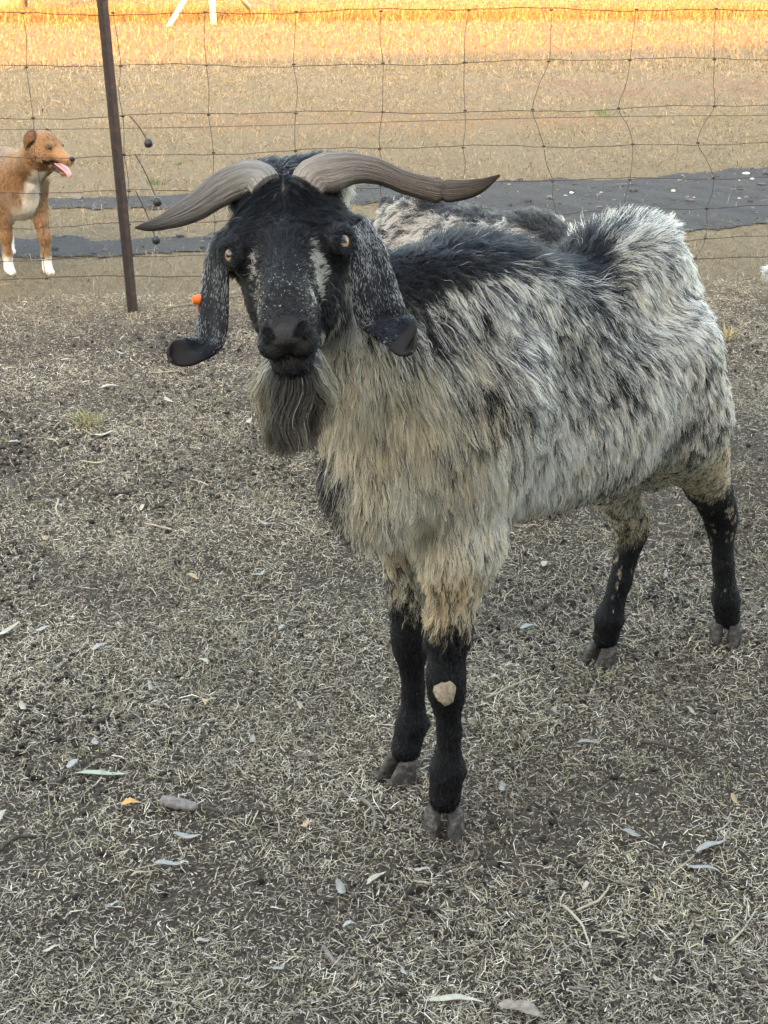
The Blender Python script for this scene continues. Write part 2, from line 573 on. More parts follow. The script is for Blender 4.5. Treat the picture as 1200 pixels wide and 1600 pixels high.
# ------------------------------------------------------------------ blades of dry grass and litter
def blades(xy, length, width, az, pitch, curl, z0, colr, twist=None):
    """thin two-segment blades; one mesh. curl bends the pitch along the blade"""
    n = len(xy)
    base = np.stack([xy[:, 0], xy[:, 1], hgt(xy[:, 0], xy[:, 1]) + z0], 1)
    ca, sa = np.cos(az), np.sin(az)
    def step(p, a, l):
        return np.stack([np.cos(p) * np.cos(a) * l, np.cos(p) * np.sin(a) * l, np.sin(p) * l], 1)
    az2 = az + (0 if twist is None else twist)
    p1 = base + step(pitch, az, length * 0.5)
    p2 = p1 + step(pitch - curl, az2, length * 0.5)
    zmin = hgt(p2[:, 0], p2[:, 1]) + 0.001
    p2[:, 2] = np.maximum(p2[:, 2], zmin); p1[:, 2] = np.maximum(p1[:, 2], zmin)
    roll = rng.normal(0, 0.5, n)
    w = np.stack([-sa * np.cos(roll), ca * np.cos(roll), np.sin(roll)], 1) * (width * 0.5)[:, None]
    V = np.stack([base - w * 0.7, base + w * 0.7, p1 + w, p1 - w, p2], 1)
    b = (np.arange(n) * 5)[:, None]
    tri = np.concatenate([b + [[0, 1, 2]], b + [[0, 2, 3]], b + [[3, 2, 4]]], 0)
    return V.reshape(-1, 3), tri, np.repeat(colr, 5, 0)
def scatter(n, sampler):
    return sampler(n)
GA = 0.66                                          # one even brightness factor for every palette colour
def palette(n, cols, w, var=0.25):
    cols = np.array(cols); w = np.array(w, float); w /= w.sum()
    c = cols[rng.choice(len(cols), n, p=w)]
    return np.clip(c * GA * (1 + rng.normal(0, var, (n, 1))), 0.004, 0.9)
def wedge(n, y0, y1, margin, power=1.0):
    """points in the camera's view wedge widened by a margin; denser nearby when power<1"""
    out = np.zeros((0, 2))
    while len(out) < n:
        k = n * 2
        u = rng.random(k)
        y = y0 * (y1 / y0) ** u if power == 0 else (y0 ** power + u * (y1 ** power - y0 ** power)) ** (1 / power)
        half = 0.30 * y + margin
        x = (rng.random(k) * 2 - 1) * half
        out = np.vstack([out, np.stack([x, y], 1)])
    return out[:n]
litter_mat = attr_mat('dry_litter', 0.8, 0.2, 0.12)
grass_mat = attr_mat('dry_grass', 0.75, 0.2, 0.25)
# 1. trampled clippings in the pen
n = 360000
xy = wedge(n, 1.35, 5.6, 0.5, 0.7)
patch = vnoise(np.c_[xy, np.zeros(n)], 2.3, 1) + 0.6 * vnoise(np.c_[xy, np.zeros(n)], 7.0, 2)
keepm = rng.random(n) < np.clip(0.72 + 0.85 * patch, 0.18, 1)
xy, patch = xy[keepm], patch[keepm]
xy = xy[xy[:, 1] < FENCE_Y(xy[:, 0]) + 0.25]
n = len(xy); patch = vnoise(np.c_[xy, np.zeros(n)], 3.1, 3)
c = palette(n, [(.64, .555, .425), (.48, .40, .295), (.31, .248, .182), (.11, .084, .064), (.82, .75, .62), (.54, .455, .26), (.27, .27, .14)],
            [.26, .28, .20, .10, .07, .05, .04], 0.25)
c *= 1.18 * (1 + 0.38 * patch)[:, None]
ln = rng.gamma(2.6, 0.0050, n) + 0.004
wd = rng.uniform(0.0007, 0.0017, n)
pit = np.abs(rng.normal(0.06, 0.30, n)); cu = rng.normal(0.4, 0.7, n)
D = [blades(xy, ln, wd, rng.random(n) * 6.283, pit, cu, rng.uniform(0, 0.008, n), c, rng.normal(0, 1.1, n))]
# dust-fine chaff that hides most of the bare soil
nf_ = 300000
xf = wedge(nf_, 1.35, 5.3, 0.5, 0.6)
pf = vnoise(np.c_[xf, np.zeros(nf_)], 2.3, 1)
xf = xf[rng.random(nf_) < np.clip(.72 + .5 * pf, .25, 1)]; nf_ = len(xf)
cf = 1.25 * palette(nf_, [(.42, .345, .26), (.28, .22, .165), (.17, .13, .098), (.09, .068, .052), (.60, .53, .43)], [.26, .28, .22, .14, .10], .3)
D.append(blades(xf, rng.uniform(.003, .010, nf_), rng.uniform(.0008, .0030, nf_), rng.random(nf_) * 6.283, np.abs(rng.normal(0, .3, nf_)), rng.normal(.3, .6, nf_), rng.uniform(0, .004, nf_), cf, rng.normal(0, .9, nf_)))
# little live tufts of short upright stubble
nt_ = 900
cx = wedge(nt_, 1.4, 5.2, 0.5, 1.5)
tv = vnoise(np.c_[cx, np.zeros(nt_)], 1.9, 5)
cx = cx[tv > -0.05]
nb_ = 16
xy2 = np.repeat(cx, nb_, 0) + rng.normal(0, 0.017, (len(cx) * nb_, 2))
n2 = len(xy2)
c2 = palette(n2, [(.46, .41, .28), (.34, .31, .17), (.20, .21, .10), (.58, .54, .42)], [.42, .3, .12, .16], 0.2)
D.append(blades(xy2, rng.uniform(0.012, 0.040, n2), rng.uniform(0.0011, 0.0022, n2), rng.random(n2) * 6.283, rng.uniform(0.3, 1.3, n2), rng.normal(0.5, 0.5, n2), np.zeros(n2), c2, rng.normal(0, 0.4, n2)))
def join_blades(name, D, mat):
    off = 0; Vs, Ts, Cs = [], [], []
    for v, t, c in D:
        Vs.append(v); Ts.append(t + off); Cs.append(c); off += len(v)
    return link(name, np_mesh(name, np.vstack(Vs), np.vstack(Ts), mat, False, np.vstack(Cs)))
o = join_blades('dry_grass_litter', D, litter_mat)
tag(o, 'short curled dry grass clippings and straw covering the trampled pen', 'grass litter', kind='stuff')

# 2. droppings and crumbs of soil: small dark lumps
ico = bmesh.new(); bmesh.ops.create_icosphere(ico, subdivisions=1, radius=1.0)
icoV = np.array([v.co[:] for v in ico.verts]); icoF = np.array([[v.index for v in f.verts] for f in ico.faces]); ico.free()
def lumps(xy, size, zk=0.6, jit=0.25, sink=0.3):
    n = len(xy)
    R = rng.uniform(1 - jit, 1 + jit, (n, 1, 3)) * size[:, None, None]
    R[:, :, 2] *= zk
    a = rng.random(n) * 6.283
    v = icoV[None] * R * (1 + rng.normal(0, 0.10, (n, len(icoV), 1)))
    x = v[:, :, 0] * np.cos(a)[:, None] - v[:, :, 1] * np.sin(a)[:, None]
    y = v[:, :, 0] * np.sin(a)[:, None] + v[:, :, 1] * np.cos(a)[:, None]
    z = v[:, :, 2] + (hgt(xy[:, 0], xy[:, 1]) + size * zk * (1 - sink))[:, None]
    V = np.stack([x + xy[:, 0:1], y + xy[:, 1:2], z], -1).reshape(-1, 3)
    T = (icoF[None] + (np.arange(n) * len(icoV))[:, None, None]).reshape(-1, 3)
    return V, T
n = 26000
xy = wedge(n, 1.35, 4.9, 0.5, 1.3)
pv = vnoise(np.c_[xy, np.zeros(n)], 2.6, 9)
xy = xy[rng.random(n) < np.clip(0.20 + 1.3 * pv, 0.05, 1)]
n = len(xy)
v, t = lumps(xy, np.minimum(rng.gamma(4, 0.0009, n) + .0015, .0072), 0.75, 0.3, 0.2)
c = palette(n, [(.034, .028, .023), (.065, .053, .043), (.11, .092, .075)], [.5, .35, .15], .3)
o = link('goat_droppings', np_mesh('goat_droppings', v, t, attr_mat('dark_droppings', 0.85, 0.2), True, np.repeat(c, len(icoV), 0)))
tag(o, 'small dark droppings and crumbs of soil scattered over the pen', 'droppings', kind='stuff')

# 3. pale gravel chips on the driveway
n = 2600
xy = np.stack([rng.uniform(-3.2, 3.6, n), rng.uniform(5.2, 9.4, n)], 1)
i_, m_ = track_band(xy[:, 0], xy[:, 1]); xy = xy[i_ & ~m_]; n = len(xy)
v, t = lumps(xy, rng.gamma(2.0, 0.0035, n) + 0.003, 0.6, 0.35, 0.3)
c = palette(n, [(.07, .07, .072), (.16, .155, .15), (.38, .37, .35)], [.66, .31, .03], .25)
o = link('gravel_chips', np_mesh('gravel_chips', v, t, attr_mat('gravel_chip', 0.8, 0.3), False, np.repeat(c, len(icoV), 0)))
tag(o, 'loose grey gravel chips lying on the driveway', 'gravel', kind='stuff')

# 4. dry turf beyond the fence, then the sunlit paddock
def turf_colour(xy):
    n = len(xy); P = np.c_[xy, np.zeros(n)]
    c = palette(n, [(.48, .38, .245), (.36, .275, .175), (.58, .49, .35), (.22, .165, .11), (.25, .235, .12)], [.36, .28, .2, .1, .05], .18)
    g = np.clip(vnoise(P, 1.1, 21) * 1.6 - 0.35, 0, 1)[:, None]
    c = c * (1 - 0.35 * g) + np.array((.20, .20, .10)) * 0.35 * g
    def blob(cx_, cy_, rx, ry):
        return np.exp(-((xy[:, 0] - cx_) / rx) ** 2 - ((xy[:, 1] - cy_) / ry) ** 2)[:, None]
    pk = np.clip(blob(2.6, 13.6, 1.6, 0.8) * (0.9 + 0.8 * vnoise(P, 1.5, 22)[:, None]), 0, 0.6)
    c = c * (1 - pk) + np.array((.30, .17, .15)) * pk
    orr = np.clip(blob(0.2, 10.9, 1.3, 0.55) * (0.8 + 0.8 * vnoise(P, 1.3, 23)[:, None]), 0, 0.55)
    c = c * (1 - orr) + np.array((.44, .23, .11)) * orr
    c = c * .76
    sun_tint = sstep(15.5, 19.0, xy[:, 1])[:, None]  # warm sunlit tint painted into the grass past the shadow edge
    return c * (1 - 0.6 * sun_tint) + c * np.array((.85, .60, .30)) * 0.6 * sun_tint
D = []
n = 220000
xy = wedge(n, 4.9, 17, 1.2, 0.25)
xy = xy[xy[:, 1] > FENCE_Y(xy[:, 0]) + rng.normal(0.0, 0.18, n)]
i_, m_ = track_band(xy[:, 0], xy[:, 1])
_near = np.zeros(len(xy))
for dy in (-.12, -.06, .06, .12):
    i2, m2 = track_band(xy[:, 0], xy[:, 1] + dy); _near += ~(i2 & ~m2)
edge = rng.random(len(xy)) < 0.05 + .18 * _near
xy = xy[~(i_ & ~m_) | edge]
n = len(xy); k = xy[:, 1]
thin = np.clip(0.72 + 0.6 * vnoise(np.c_[xy, np.zeros(n)], 1.6, 31), 0.2, 1)
xy = xy[rng.random(n) < thin]; n = len(xy); k = xy[:, 1]
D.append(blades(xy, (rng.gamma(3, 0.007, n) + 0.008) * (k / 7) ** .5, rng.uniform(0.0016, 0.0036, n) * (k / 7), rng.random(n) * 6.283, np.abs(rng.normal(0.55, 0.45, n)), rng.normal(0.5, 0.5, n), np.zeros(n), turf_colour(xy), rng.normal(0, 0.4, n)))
n = 130000
xy = wedge(n, 15.5, 60, 3.5, 0.6)
k = xy[:, 1]
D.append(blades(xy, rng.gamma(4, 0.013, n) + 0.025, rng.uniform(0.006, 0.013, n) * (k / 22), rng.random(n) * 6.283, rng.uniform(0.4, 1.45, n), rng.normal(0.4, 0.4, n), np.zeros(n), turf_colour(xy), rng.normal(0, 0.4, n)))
# unmown tussock strip in the far paddock
n = 16000
xy = np.stack([rng.uniform(-9, 14, n), 27 + rng.normal(0, 0.8, n)], 1); xy[:, 1] += 0.12 * xy[:, 0]
c = turf_colour(xy) * np.array((1.0, .85, .7))
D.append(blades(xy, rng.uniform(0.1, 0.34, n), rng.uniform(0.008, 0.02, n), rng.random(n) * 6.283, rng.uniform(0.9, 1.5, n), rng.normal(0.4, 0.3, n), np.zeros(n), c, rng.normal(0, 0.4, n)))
o = join_blades('dry_turf', D, grass_mat)
tag(o, 'short straw coloured dry turf beyond the wire fence', 'grass', kind='stuff')

# ------------------------------------------------------------------ shade caster for the pen: an unseen shed added behind the viewer
def box_vf(lo, hi):
    x0, y0, z0 = lo; x1, y1, z1 = hi
    v = [(x0,y0,z0),(x1,y0,z0),(x1,y1,z0),(x0,y1,z0),(x0,y0,z1),(x1,y0,z1),(x1,y1,z1),(x0,y1,z1)]
    f = [(0,3,2,1),(4,5,6,7),(0,1,5,4),(1,2,6,5),(2,3,7,6),(3,0,4,7)]
    return v, f
SH_EDGE = 0.34                                    # slope of the shadow edge across the paddock
SH_H = 4.4
SH_Y = 17.9 - SH_H / math.tan(SUN_EL)             # the roof edge whose shadow falls at y = 17.9
shed = empty('shade_caster', (0.6, SH_Y, 0), math.atan(SH_EDGE))
tag(shed, 'unseen corrugated steel shed added behind the viewer to shade the pen', 'shed')
steel = plain_mat('corrugated_steel', (.42, .43, .43), 0.5, 0.5, 3.0, 0.15)
def corrugated(x0, x1, y, z0, z1, amp=0.02):
    xs = np.arange(x0, x1, 0.05)
    v = []
    for i, x in enumerate(xs):
        yy = y + amp * math.sin(i * math.pi / 2)
        v += [(x, yy, z0), (x, yy, z1)]
    f = [(2 * i, 2 * i + 2, 2 * i + 3, 2 * i + 1) for i in range(len(xs) - 1)]
    return v, f
link('wall', mixed_mesh('wall', *corrugated(-24, 24, 0, 0.05, 4.0), steel), shed)
link('wall', mixed_mesh('wall', *corrugated(-24, 24, -7, 0.05, 3.2), steel), shed)
for sx in (-24, 24):
    link('wall', mixed_mesh('wall', *box_vf((sx - .05, -6.95, 0), (sx + .05, -0.05, 3.2)), steel, False), shed)
v, f = box_vf((-24.4, -7.5, 0), (24.4, 0.35, 0.08))
v = [(x, y, z + 3.2 + (y + 7.5) / 7.85 * (SH_H - 0.08 - 3.2)) for x, y, z in v]
link('roof', mixed_mesh('roof', v, f, steel, False), shed)
# ------------------------------------------------------------------ the big speckled buck
O2 = np.array((0.24, 2.05)); F2 = nrm(np.array((-0.63, -0.777))); L2 = np.array((-F2[1], F2[0]))
GROT = math.atan2(F2[1], F2[0])
buck = empty('goat', (O2[0], O2[1], 0), GROT)
tag(buck, 'large horned black and white roan buck goat with beard staring at the camera', 'goat', 'goats in the pen')
def toL(w):
    w = np.asarray(w, float); d = w[..., :2] - O2
    return np.stack([d @ F2, d @ L2, w[..., 2]], -1)
def dirL(w):
    w = np.asarray(w, float)
    return np.stack([w[..., :2] @ F2, w[..., :2] @ L2, w[..., 2]], -1)
def loc(px, py, Y): return toL(PY(px, py, Y))
# head frame: u to the goat's left, n along the nose, v out of the brow
RT, UPV, BK = np.array((1., 0, 0)), np.array((0, ST, CT)), np.array((0, -CT, ST))
def camdir(x, y, z): return nrm(x * RT + y * UPV + z * BK)
Hn = camdir(0.01, -0.60, 0.80)
Hu = camdir(0.99, 0.106, 0.07); Hu = nrm(Hu - Hn * (Hu @ Hn))
Hv = np.cross(Hn, Hu)
HO = PY(445, 359, 1.65)
Hu, Hn, Hv, HOl = dirL(Hu), dirL(Hn), dirL(Hv), toL(HO)
HA = np.stack([Hu, Hn, Hv])                     # rows = axes
def H(u, n, v): return HOl + u * Hu + n * Hn + v * Hv
def toH(P): return (P - HOl) @ HA.T

_hb = np.array([H(u_, n_, v_) for u_ in (-.085, .085) for n_ in (-.06, .19) for v_ in (-.125, .03)])
B = Field((-0.66, -0.24, 0.0), (0.78, 0.22, 1.06), 0.0056, (_hb.min(0), _hb.max(0)), 0.0024)
B.sweep([(0.40, .62, .05, .04), (0.36, .625, .095, .064), (0.28, .630, .138, .080), (0.17, .622, .173, .094), (0.03, .594, .168, .112), (-0.12, .580, .165, .135),
         (-0.22, .605, .165, .118), (-0.29, .635, .145, .096), (-0.345, .66, .10, .066), (-0.375, .67, .05, .035)], 0.03, -.018)
B.chain([(.30, 0, .815, .055), (.22, 0, .795, .060), (.14, 0, .770, .062), (.06, 0, .738, .058), (-.05, 0, .718, .055), (-.15, 0, .757, .055), (-.25, 0, .757, .055), (-.33, 0, .700, .045)], 0.06)      # topline
B.ell((.375, -.020, .578), (.058, .060, .078), k=0.05)                                     # brisket
B.cone((-.35, 0, .72), (-.415, 0, .635), .026, .014, 0.03)                             # tail
# neck
NB = np.array((.24, 0, .66)); NE = H(0, -.075, -.085)
mid = 0.5 * NB + 0.5 * NE + np.array((.015, -0.005, -.02))
B.chain([(*NB, .128), (*mid, .092), (*NE, .066)], 0.06)
# legs, rows (x,y,z,r)
LF = [(.25, .035, .60, .062), (.255, .036, .46, .045), (.280, .038, .35, .029), (.290, .040, .262, .0250), (.287, .040, .235, .0235), (.276, .038, .165, .0150), (.274, .034, .098, .0225), (.275, .031, .050, .0235)]
RF = [(.25, -.065, .60, .066), (.225, -.080, .46, .045), (.205, -.098, .35, .029), (.198, -.098, .250, .0250), (.195, -.098, .225, .0235), (.186, -.099, .150, .0150), (.186, -.101, .088, .0225), (.197, -.104, .046, .0235)]
LH = [(-.25, .055, .62, .095), (-.300, .060, .51, .083), (-.405, .060, .41, .054), (-.515, .056, .285, .031), (-.540, .055, .245, .0265), (-.541, .068, .160, .0170), (-.548, .076, .090, .0225), (-.560, .078, .048, .0230)]
RH = [(-.25, -.065, .60, .090), (-.26, -.085, .48, .085), (-.30, -.060, .38, .054), (-.365, -.042, .285, .031), (-.378, -.040, .250, .0265), (-.352, -.042, .160, .0170), (-.335, -.050, .090, .0225), (-.342, -.058, .048, .0230)]
for lg in (LF, RF, LH, RH):
    B.chain(lg[:3], 0.05); B.chain(lg[2:], 0.014)
for lg in (LH, RH):
    p = np.array(lg[4]); B.cone(p[:3] + (-.012, 0, .02), p[:3] + (-.026, 0, .034), .017, .013, 0.02)      # point of hock
for lg in (LF, RF, LH, RH):
    p = np.array(lg[6][:3]); B.ell(p + (-.020, .012, -.008), (.010, .008, .010), k=0.006); B.ell(p + (-.020, -.012, -.008), (.010, .008, .010), k=0.006)   # dew claws
B.ell((-.35, 0.01, .43), (.04, .045, .08), k=0.03)
# head
hell = lambda c, r, k=0.02, cut=False: B.ell(H(*c), r, HA, k, cut)
hcone = lambda a, b, r0, r1, k=0.02, cut=False: B.cone(H(*a), H(*b), r0, r1, k, cut)
hell((0, -.045, -.056), (.060, .085, .062), .03)
hell((0, -.030, -.022), (.048, .068, .034), .025)
hell((0, -.085, -.018), (.056, .060, .050), .03)
hell((0, -.125, -.030), (.052, .050, .055), .03)
hcone((0, -.005, -.046), (0, .105, -.047), .043, .028, .02)
hcone((0, .02, -.022), (0, .10, -.030), .026, .022, .02)
hell((0, .128, -.052), (.0305, .040, .031), .02)
hcone((0, .01, -.105), (0, .128, -.088), .036, .021, .025)
hell((0, .145, -.091), (.022, .021, .015), .010)
for s in (-1, 1):
    hell((s * .043, -.030, -.016), (.024, .034, .022), .018)          # brow
    hell((s * .030, .000, -.078), (.023, .060, .044), .025)           # cheek
    hell((s * .0160, .150, -.064), (.0172, .0185, .0160), .007)       # upper lip
    hell((s * .0185, .156, -.0440), (.0095, .011, .0085), .006)       # nostril wing
    hell((s * .070, -.055, -.045), (.022, .026, .024), .02)           # ear root
    hell((s * .043, -.115, .004), (.032, .036, .028), .02)           # horn seat
hell((0, .1635, -.0480), (.0150, .0115, .0125), .004)                     # nose pad
EYE = {}
for s in (-1, 1):
    e = np.array((s * .0520, .004, -.024)); EYE[s] = e
    hell(e, (.0165, .0200, .0175), .014)
    hell(e + (s * .0115, .0085, .006), (.0112, .0120, .0100), .003, True)
    hcone((s * .0140, .1715, -.0470), (s * .0180, .1635, -.0405), .0052, .0046, .0015, True)     # nostril
    hcone((s * .0180, .1635, -.0405), (s * .0235, .1560, -.0385), .0044, .0026, .0015, True)
    hcone((s * .0000, .1740, -.0790), (s * .0150, .1700, -.0795), .0026, .0026, .002, True)     # mouth line
    hcone((s * .0150, .1700, -.0795), (s * .0310, .1480, -.0800), .0026, .0030, .002, True)
for s in (-1, 1):                                                       # eyelid rims
    e = EYE[s] + (s * .0075, .0055, .004); zx = nrm(np.array((s * .62, .50, .45))); xx = nrm(np.cross(zx, (0, 0, 1))); yy = np.cross(xx, zx)
    ring = [e + zx * .0075 + xx * .0128 * math.cos(t) + yy * .0118 * math.sin(t) for t in np.linspace(0, 6.283, 15)]
    for p0, p1, t in zip(ring[:-1], ring[1:], np.linspace(0, 6.283, 15)):
        up_ = max(0, float((p0 - e) @ np.array((0, -.3, .95)) / .012)); r_ = .0022 + .0030 * up_
        hcone(p0, p1, r_ * .8, r_ * .8, .008)
hcone((0, .1770, -.057), (0, .1745, -.078), .0022, .0022, .002, True)                    # philtrum
bv, bq = B.mesh()
bn = vert_normals(bv, bq)

# ---- regions and coat colour
def legmask(P, leg):
    """distance to a leg's bone chain"""
    d = np.full(len(P), 9.0)
    for a, b in zip(leg[:-1], leg[1:]):
        a = np.array(a[:3]); b = np.array(b[:3]); ab = b - a
        t = np.clip(((P - a) @ ab) / (ab @ ab), 0, 1)
        d = np.minimum(d, np.linalg.norm(P - a - t[:, None] * ab, axis=1))
    return d
def head_w(P):
    q = toH(P)
    return sstep(-.115, -.075, q[:, 1]) * sstep(-.165, -.13, q[:, 2]) * (np.abs(q[:, 0]) < .11) * sstep(.56-.12, .56-.06, P[:, 0])
WHITE, CREAM, TAN, BLACK, GREYB = np.array((.94, .93, .90)), np.array((.88, .79, .61)), np.array((.66, .46, .24)), np.array((.0045, .0045, .0055)), np.array((.035, .034, .036))
def coat(P, N):
    """-> darkness 0..1, warmth 0..1 (white to tan), both per root"""
    a, l, z = P.T
    n = len(P)
    big = vnoise(P, 7.0, 1); mid_ = vnoise(P, 17.0, 2)
    top = sstep(.45, .85, N[:, 2])
    dark = np.full(n, .305); warm = np.full(n, .24)
    # flank: greyer high on the shoulder, paler towards belly and rump
    dark += .22 * sstep(.52, .68, z) * sstep(-.18, .02, a) * (a < .5)
    dark += .10 * sstep(.12, -.05, a) * sstep(-.36, -.20, a)
    dark += .09 * sstep(-.16, -.26, a)
    dark += .05 * sstep(.56, .46, z) * (np.abs(a) < .2)
    warm += .22 * sstep(.52, .42, z)
    # chest, brisket and front of neck: cream to tan
    front = sstep(.22, .34, a)
    dark -= .02 * front * sstep(.80, .60, z)
    warm += .26 * front * sstep(.84, .70, z)
    # dark patch low on the right of the chest
    dp = np.exp(-(((a - .37) / .08) ** 2 + ((l + .075) / .045) ** 2 + ((z - .57) / .08) ** 2)); dark += 1.6 * dp
    thr_ = sstep(.30, .40, a) * sstep(.56, .66, z) * sstep(.35, .0, N[:, 2])
    dark = dark * (1 - .65 * thr_) + .13 * .65 * thr_; warm += .10 * thr_
    # black mane and dorsal stripe
    wdt = .050 + .010 * sstep(0.0, .2, a) - .026 * sstep(-.04, -.18, a)
    st = sstep(1.35, .75, np.abs(l + .006) / wdt) * sstep(.62, .70, z) * sstep(.25, .6, N[:, 2])
    dark = dark * (1 - st) + (.97 - .34 * sstep(-.04, -.16, a)) * st
    nk = sstep(.26, .34, a) * sstep(.50, .75, N[:, 2]) * sstep(.70, .76, z)
    dark = np.maximum(dark, .93 * nk)
    dark += .04 * big + .05 * mid_
    # thighs tan
    th = sstep(-.30, -.38, a) * sstep(.54, .46, z)
    warm += .30 * th * (.6 + big); warm += .12 * th
    # forelegs: cream with tan and black streaks, then black stockings
    fl = sstep(.46, .40, z) * (a > .05)
    warm += .18 * fl * (.7 + 1.2 * big); dark += .08 * fl
    stock = np.where(a > -.1, .325 - .035 * (l < 0), .228 + .085 * (l > 0)) + .030 * mid_ + .02 * big
    bl = sstep(.060, -.035, z - stock)
    dark = dark * (1 - bl) + 1.05 * bl
    # pale flecks down the hind stockings
    fk = (a < -.2) & (z < .30) & (z > .10)
    dark = np.where(fk & (vnoise(P * np.array((1, 1, .5)), 105, 3) > .26 + 1.9 * (.27 - z)), .62, dark)
    # head
    hw = head_w(P); q = toH(P)
    hd = np.full(n, .97)
    strk = np.exp(-(((np.abs(q[:, 0]) - .036) / .010) ** 2)) * sstep(.012, .04, q[:, 1]) * sstep(.148, .12, q[:, 1]) * sstep(-.075, -.03, q[:, 2])
    hd -= strk * (.50 + .55 * vnoise(P, 70, 5)) * np.where(q[:, 0] > 0, 1.25, .85)
    hd -= .9 * (rng.random(n) < .03 * np.exp(-((q[:, 1] - .110) / .028) ** 2) * (q[:, 2] > -.055))
    hd -= .45 * sstep(-.05, -.10, q[:, 2]) * sstep(.12, .06, q[:, 1]) * (q[:, 0] > 0) * (vnoise(P, 40, 7) > .05)
    hd -= .15 * (q[:, 1] < -.0) * (np.abs(q[:, 0]) < .02) * (vnoise(P, 60, 8) > .2)
    dark = dark * (1 - hw) + hd * hw
    warm = warm * (1 - hw) + .35 * hw
    return dark, np.clip(warm + .18 * mid_, 0, 1)
def strand_colours(P, N, cid, CP, salt=0.0, mixing=.20):
    dark, warm = coat(P, N)
    cn = rng.random(len(CP))[cid]
    streak = vnoise(P * np.array((1, 1, .38)), 85, 11 + salt) * .6 + .5
    thr = np.clip(.38 * cn + .34 * streak + .28 * rng.random(len(P)) + rng.normal(0, mixing * .5, len(P)), 0, 1)
    isd = np.clip((dark - thr) * 6 + .5, 0, 1)[:, None]
    w = np.clip(warm + .12 * rng.normal(0, 1, len(P)) + .25 * (cn - .5), 0, 1)[:, None]
    light = np.where(w < .5, WHITE * (1 - 2 * w) + CREAM * 2 * w, CREAM * (2 - 2 * w) + TAN * (2 * w - 1))
    light = light * (1 - .25 * rng.random((len(P), 1))) * (1 - .45 * head_w(P))[:, None]
    dk = BLACK + (GREYB - BLACK) * rng.random((len(P), 1)) ** 3
    return light * (1 - isd) + dk * isd
def comb_dir(P, N):
    a, l, z = P.T
    d = np.zeros((len(P), 3))
    d[:, 2] = -1.0
    d[:, 0] = -.28 * sstep(.45, .62, z) + .22 * sstep(.56, .44, z) * (np.abs(a) < .3)
    up = sstep(.35, .85, N[:, 2])
    d[:, 0] -= 1.6 * up; d[:, 2] += .7 * up
    un = sstep(-.35, -.8, N[:, 2]); d[:, 0] += .3 * un
    d[:, 1] += .25 * np.sign(l) * sstep(.2, .7, N[:, 2])
    return nrm(d)
def hdens(P):
    w = np.ones(len(P))
    w[P[:, 2] < .25] = .8
    return w * (1 - .98 * head_w(P))
fur = fur_material('goat_coat')
NB_ = 250000
P, N = sample_surface(bv, bq, bn, NB_, hdens)
a, l, z = P.T
_lt = np.where((a > 0) & (l < 0), -.03, 0.0)
lowleg = sstep(.345, .300, z - _lt)
legup = sstep(.53, .40, z) * (1 - lowleg)
L_ = np.full(len(P), .037)
L_ += .013 * sstep(.20, .34, a)                              # neck and chest
L_ -= .012 * sstep(-.14, -.28, a)                            # rump
crest = sstep(.62, .90, N[:, 2]) * sstep(-.08, -.17, a)
L_ += .010 * crest
mane = sstep(.5, .8, N[:, 2]) * sstep(-.12, .05, a) * sstep(.45, .35, a)
L_ += .020 * mane * sstep(.34, .26, a)
L_ -= .022 * legup
qq = toH(P); near_head = sstep(-.26, -.14, qq[:, 1]) * (qq[:, 2] > -.17)
L_ = L_ * (1 - .62 * near_head)
L_ = L_ * (1 - lowleg) + .0055 * lowleg
L_ *= rng.uniform(.65, 1.15, len(P)) * (1 + .25 * vnoise(P, 12, 41))
lift = .20 + .10 * rng.random(len(P)) + .17 * crest + .10 * mane - .05 * lowleg
cmb = comb_dir(P, N)
# cowlicks swirl the coat a little
sw = np.stack([vnoise(P, 9, 51), vnoise(P, 9, 52), vnoise(P, 9, 53)], 1)
cmb = nrm(cmb + .34 * sw * (1 - lowleg)[:, None])
grav = .20 * (1 - crest) * (1 - lowleg)
_c = (np.array(LF[3][:3]) + np.array(LF[4][:3])) / 2 + dirL(np.array((-.1, -1.0, .12))) * .030
L_ = np.where(np.linalg.norm(P - _c, axis=1) < .023, .001, L_)
pts, cid, CP = grow(P, N, cmb, L_, lift, 20000, .60 * (1 - lowleg) + .1 * lowleg, grav, .0020 * (1 - lowleg), 6)
colr = strand_colours(P, N, cid, CP)
rad = np.where(lowleg > .5, .00040, .00033) * rng.uniform(.8, 1.25, len(P))
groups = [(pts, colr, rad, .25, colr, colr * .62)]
# head: short dense coat
def hdens2(P): 
    q = toH(P)
    bare = ((q[:, 1] > .166) & (np.abs(q[:, 0]) < .022) & (q[:, 2] > -.084)) | ((q[:, 1] > .154) & (np.abs(q[:, 0]) < .016) & (q[:, 2] > -.058))
    eye = np.minimum(*[np.linalg.norm(q - (EYE[s] + (s * .010, .008, .006)), axis=1) for s in (-1, 1)])
    ndd = np.minimum(*[np.linalg.norm(q - (s * .0175, .163, -.0425), axis=1) for s in (-1, 1)])
    return head_w(P) * np.where(bare | (ndd < .008), .0, 1.0) * (eye > .0115) + 1e-9
P, N = sample_surface(bv, bq, bn, 52000, hdens2)
q = toH(P)
t_ = sstep(.13, -.06, q[:, 1])
L_ = .0026 + .018 * t_ ** 1.4 + .010 * sstep(-.07, -.11, q[:, 2])
L_ += .012 * sstep(-.02, -.07, q[:, 1]) * (np.abs(q[:, 0]) < .035)
eye = np.minimum(*[np.linalg.norm(q - (EYE[s] + (s * .010, .008, .006)), axis=1) for s in (-1, 1)])
L_ *= sstep(.010, .026, eye) * .65 + .35
L_ *= rng.uniform(.6, 1.2, len(P))
cmb = -Hn + .55 * np.sign(q[:, 0:1]) * Hu * sstep(.0, .03, np.abs(q[:, 0:1])) - .35 * Hv
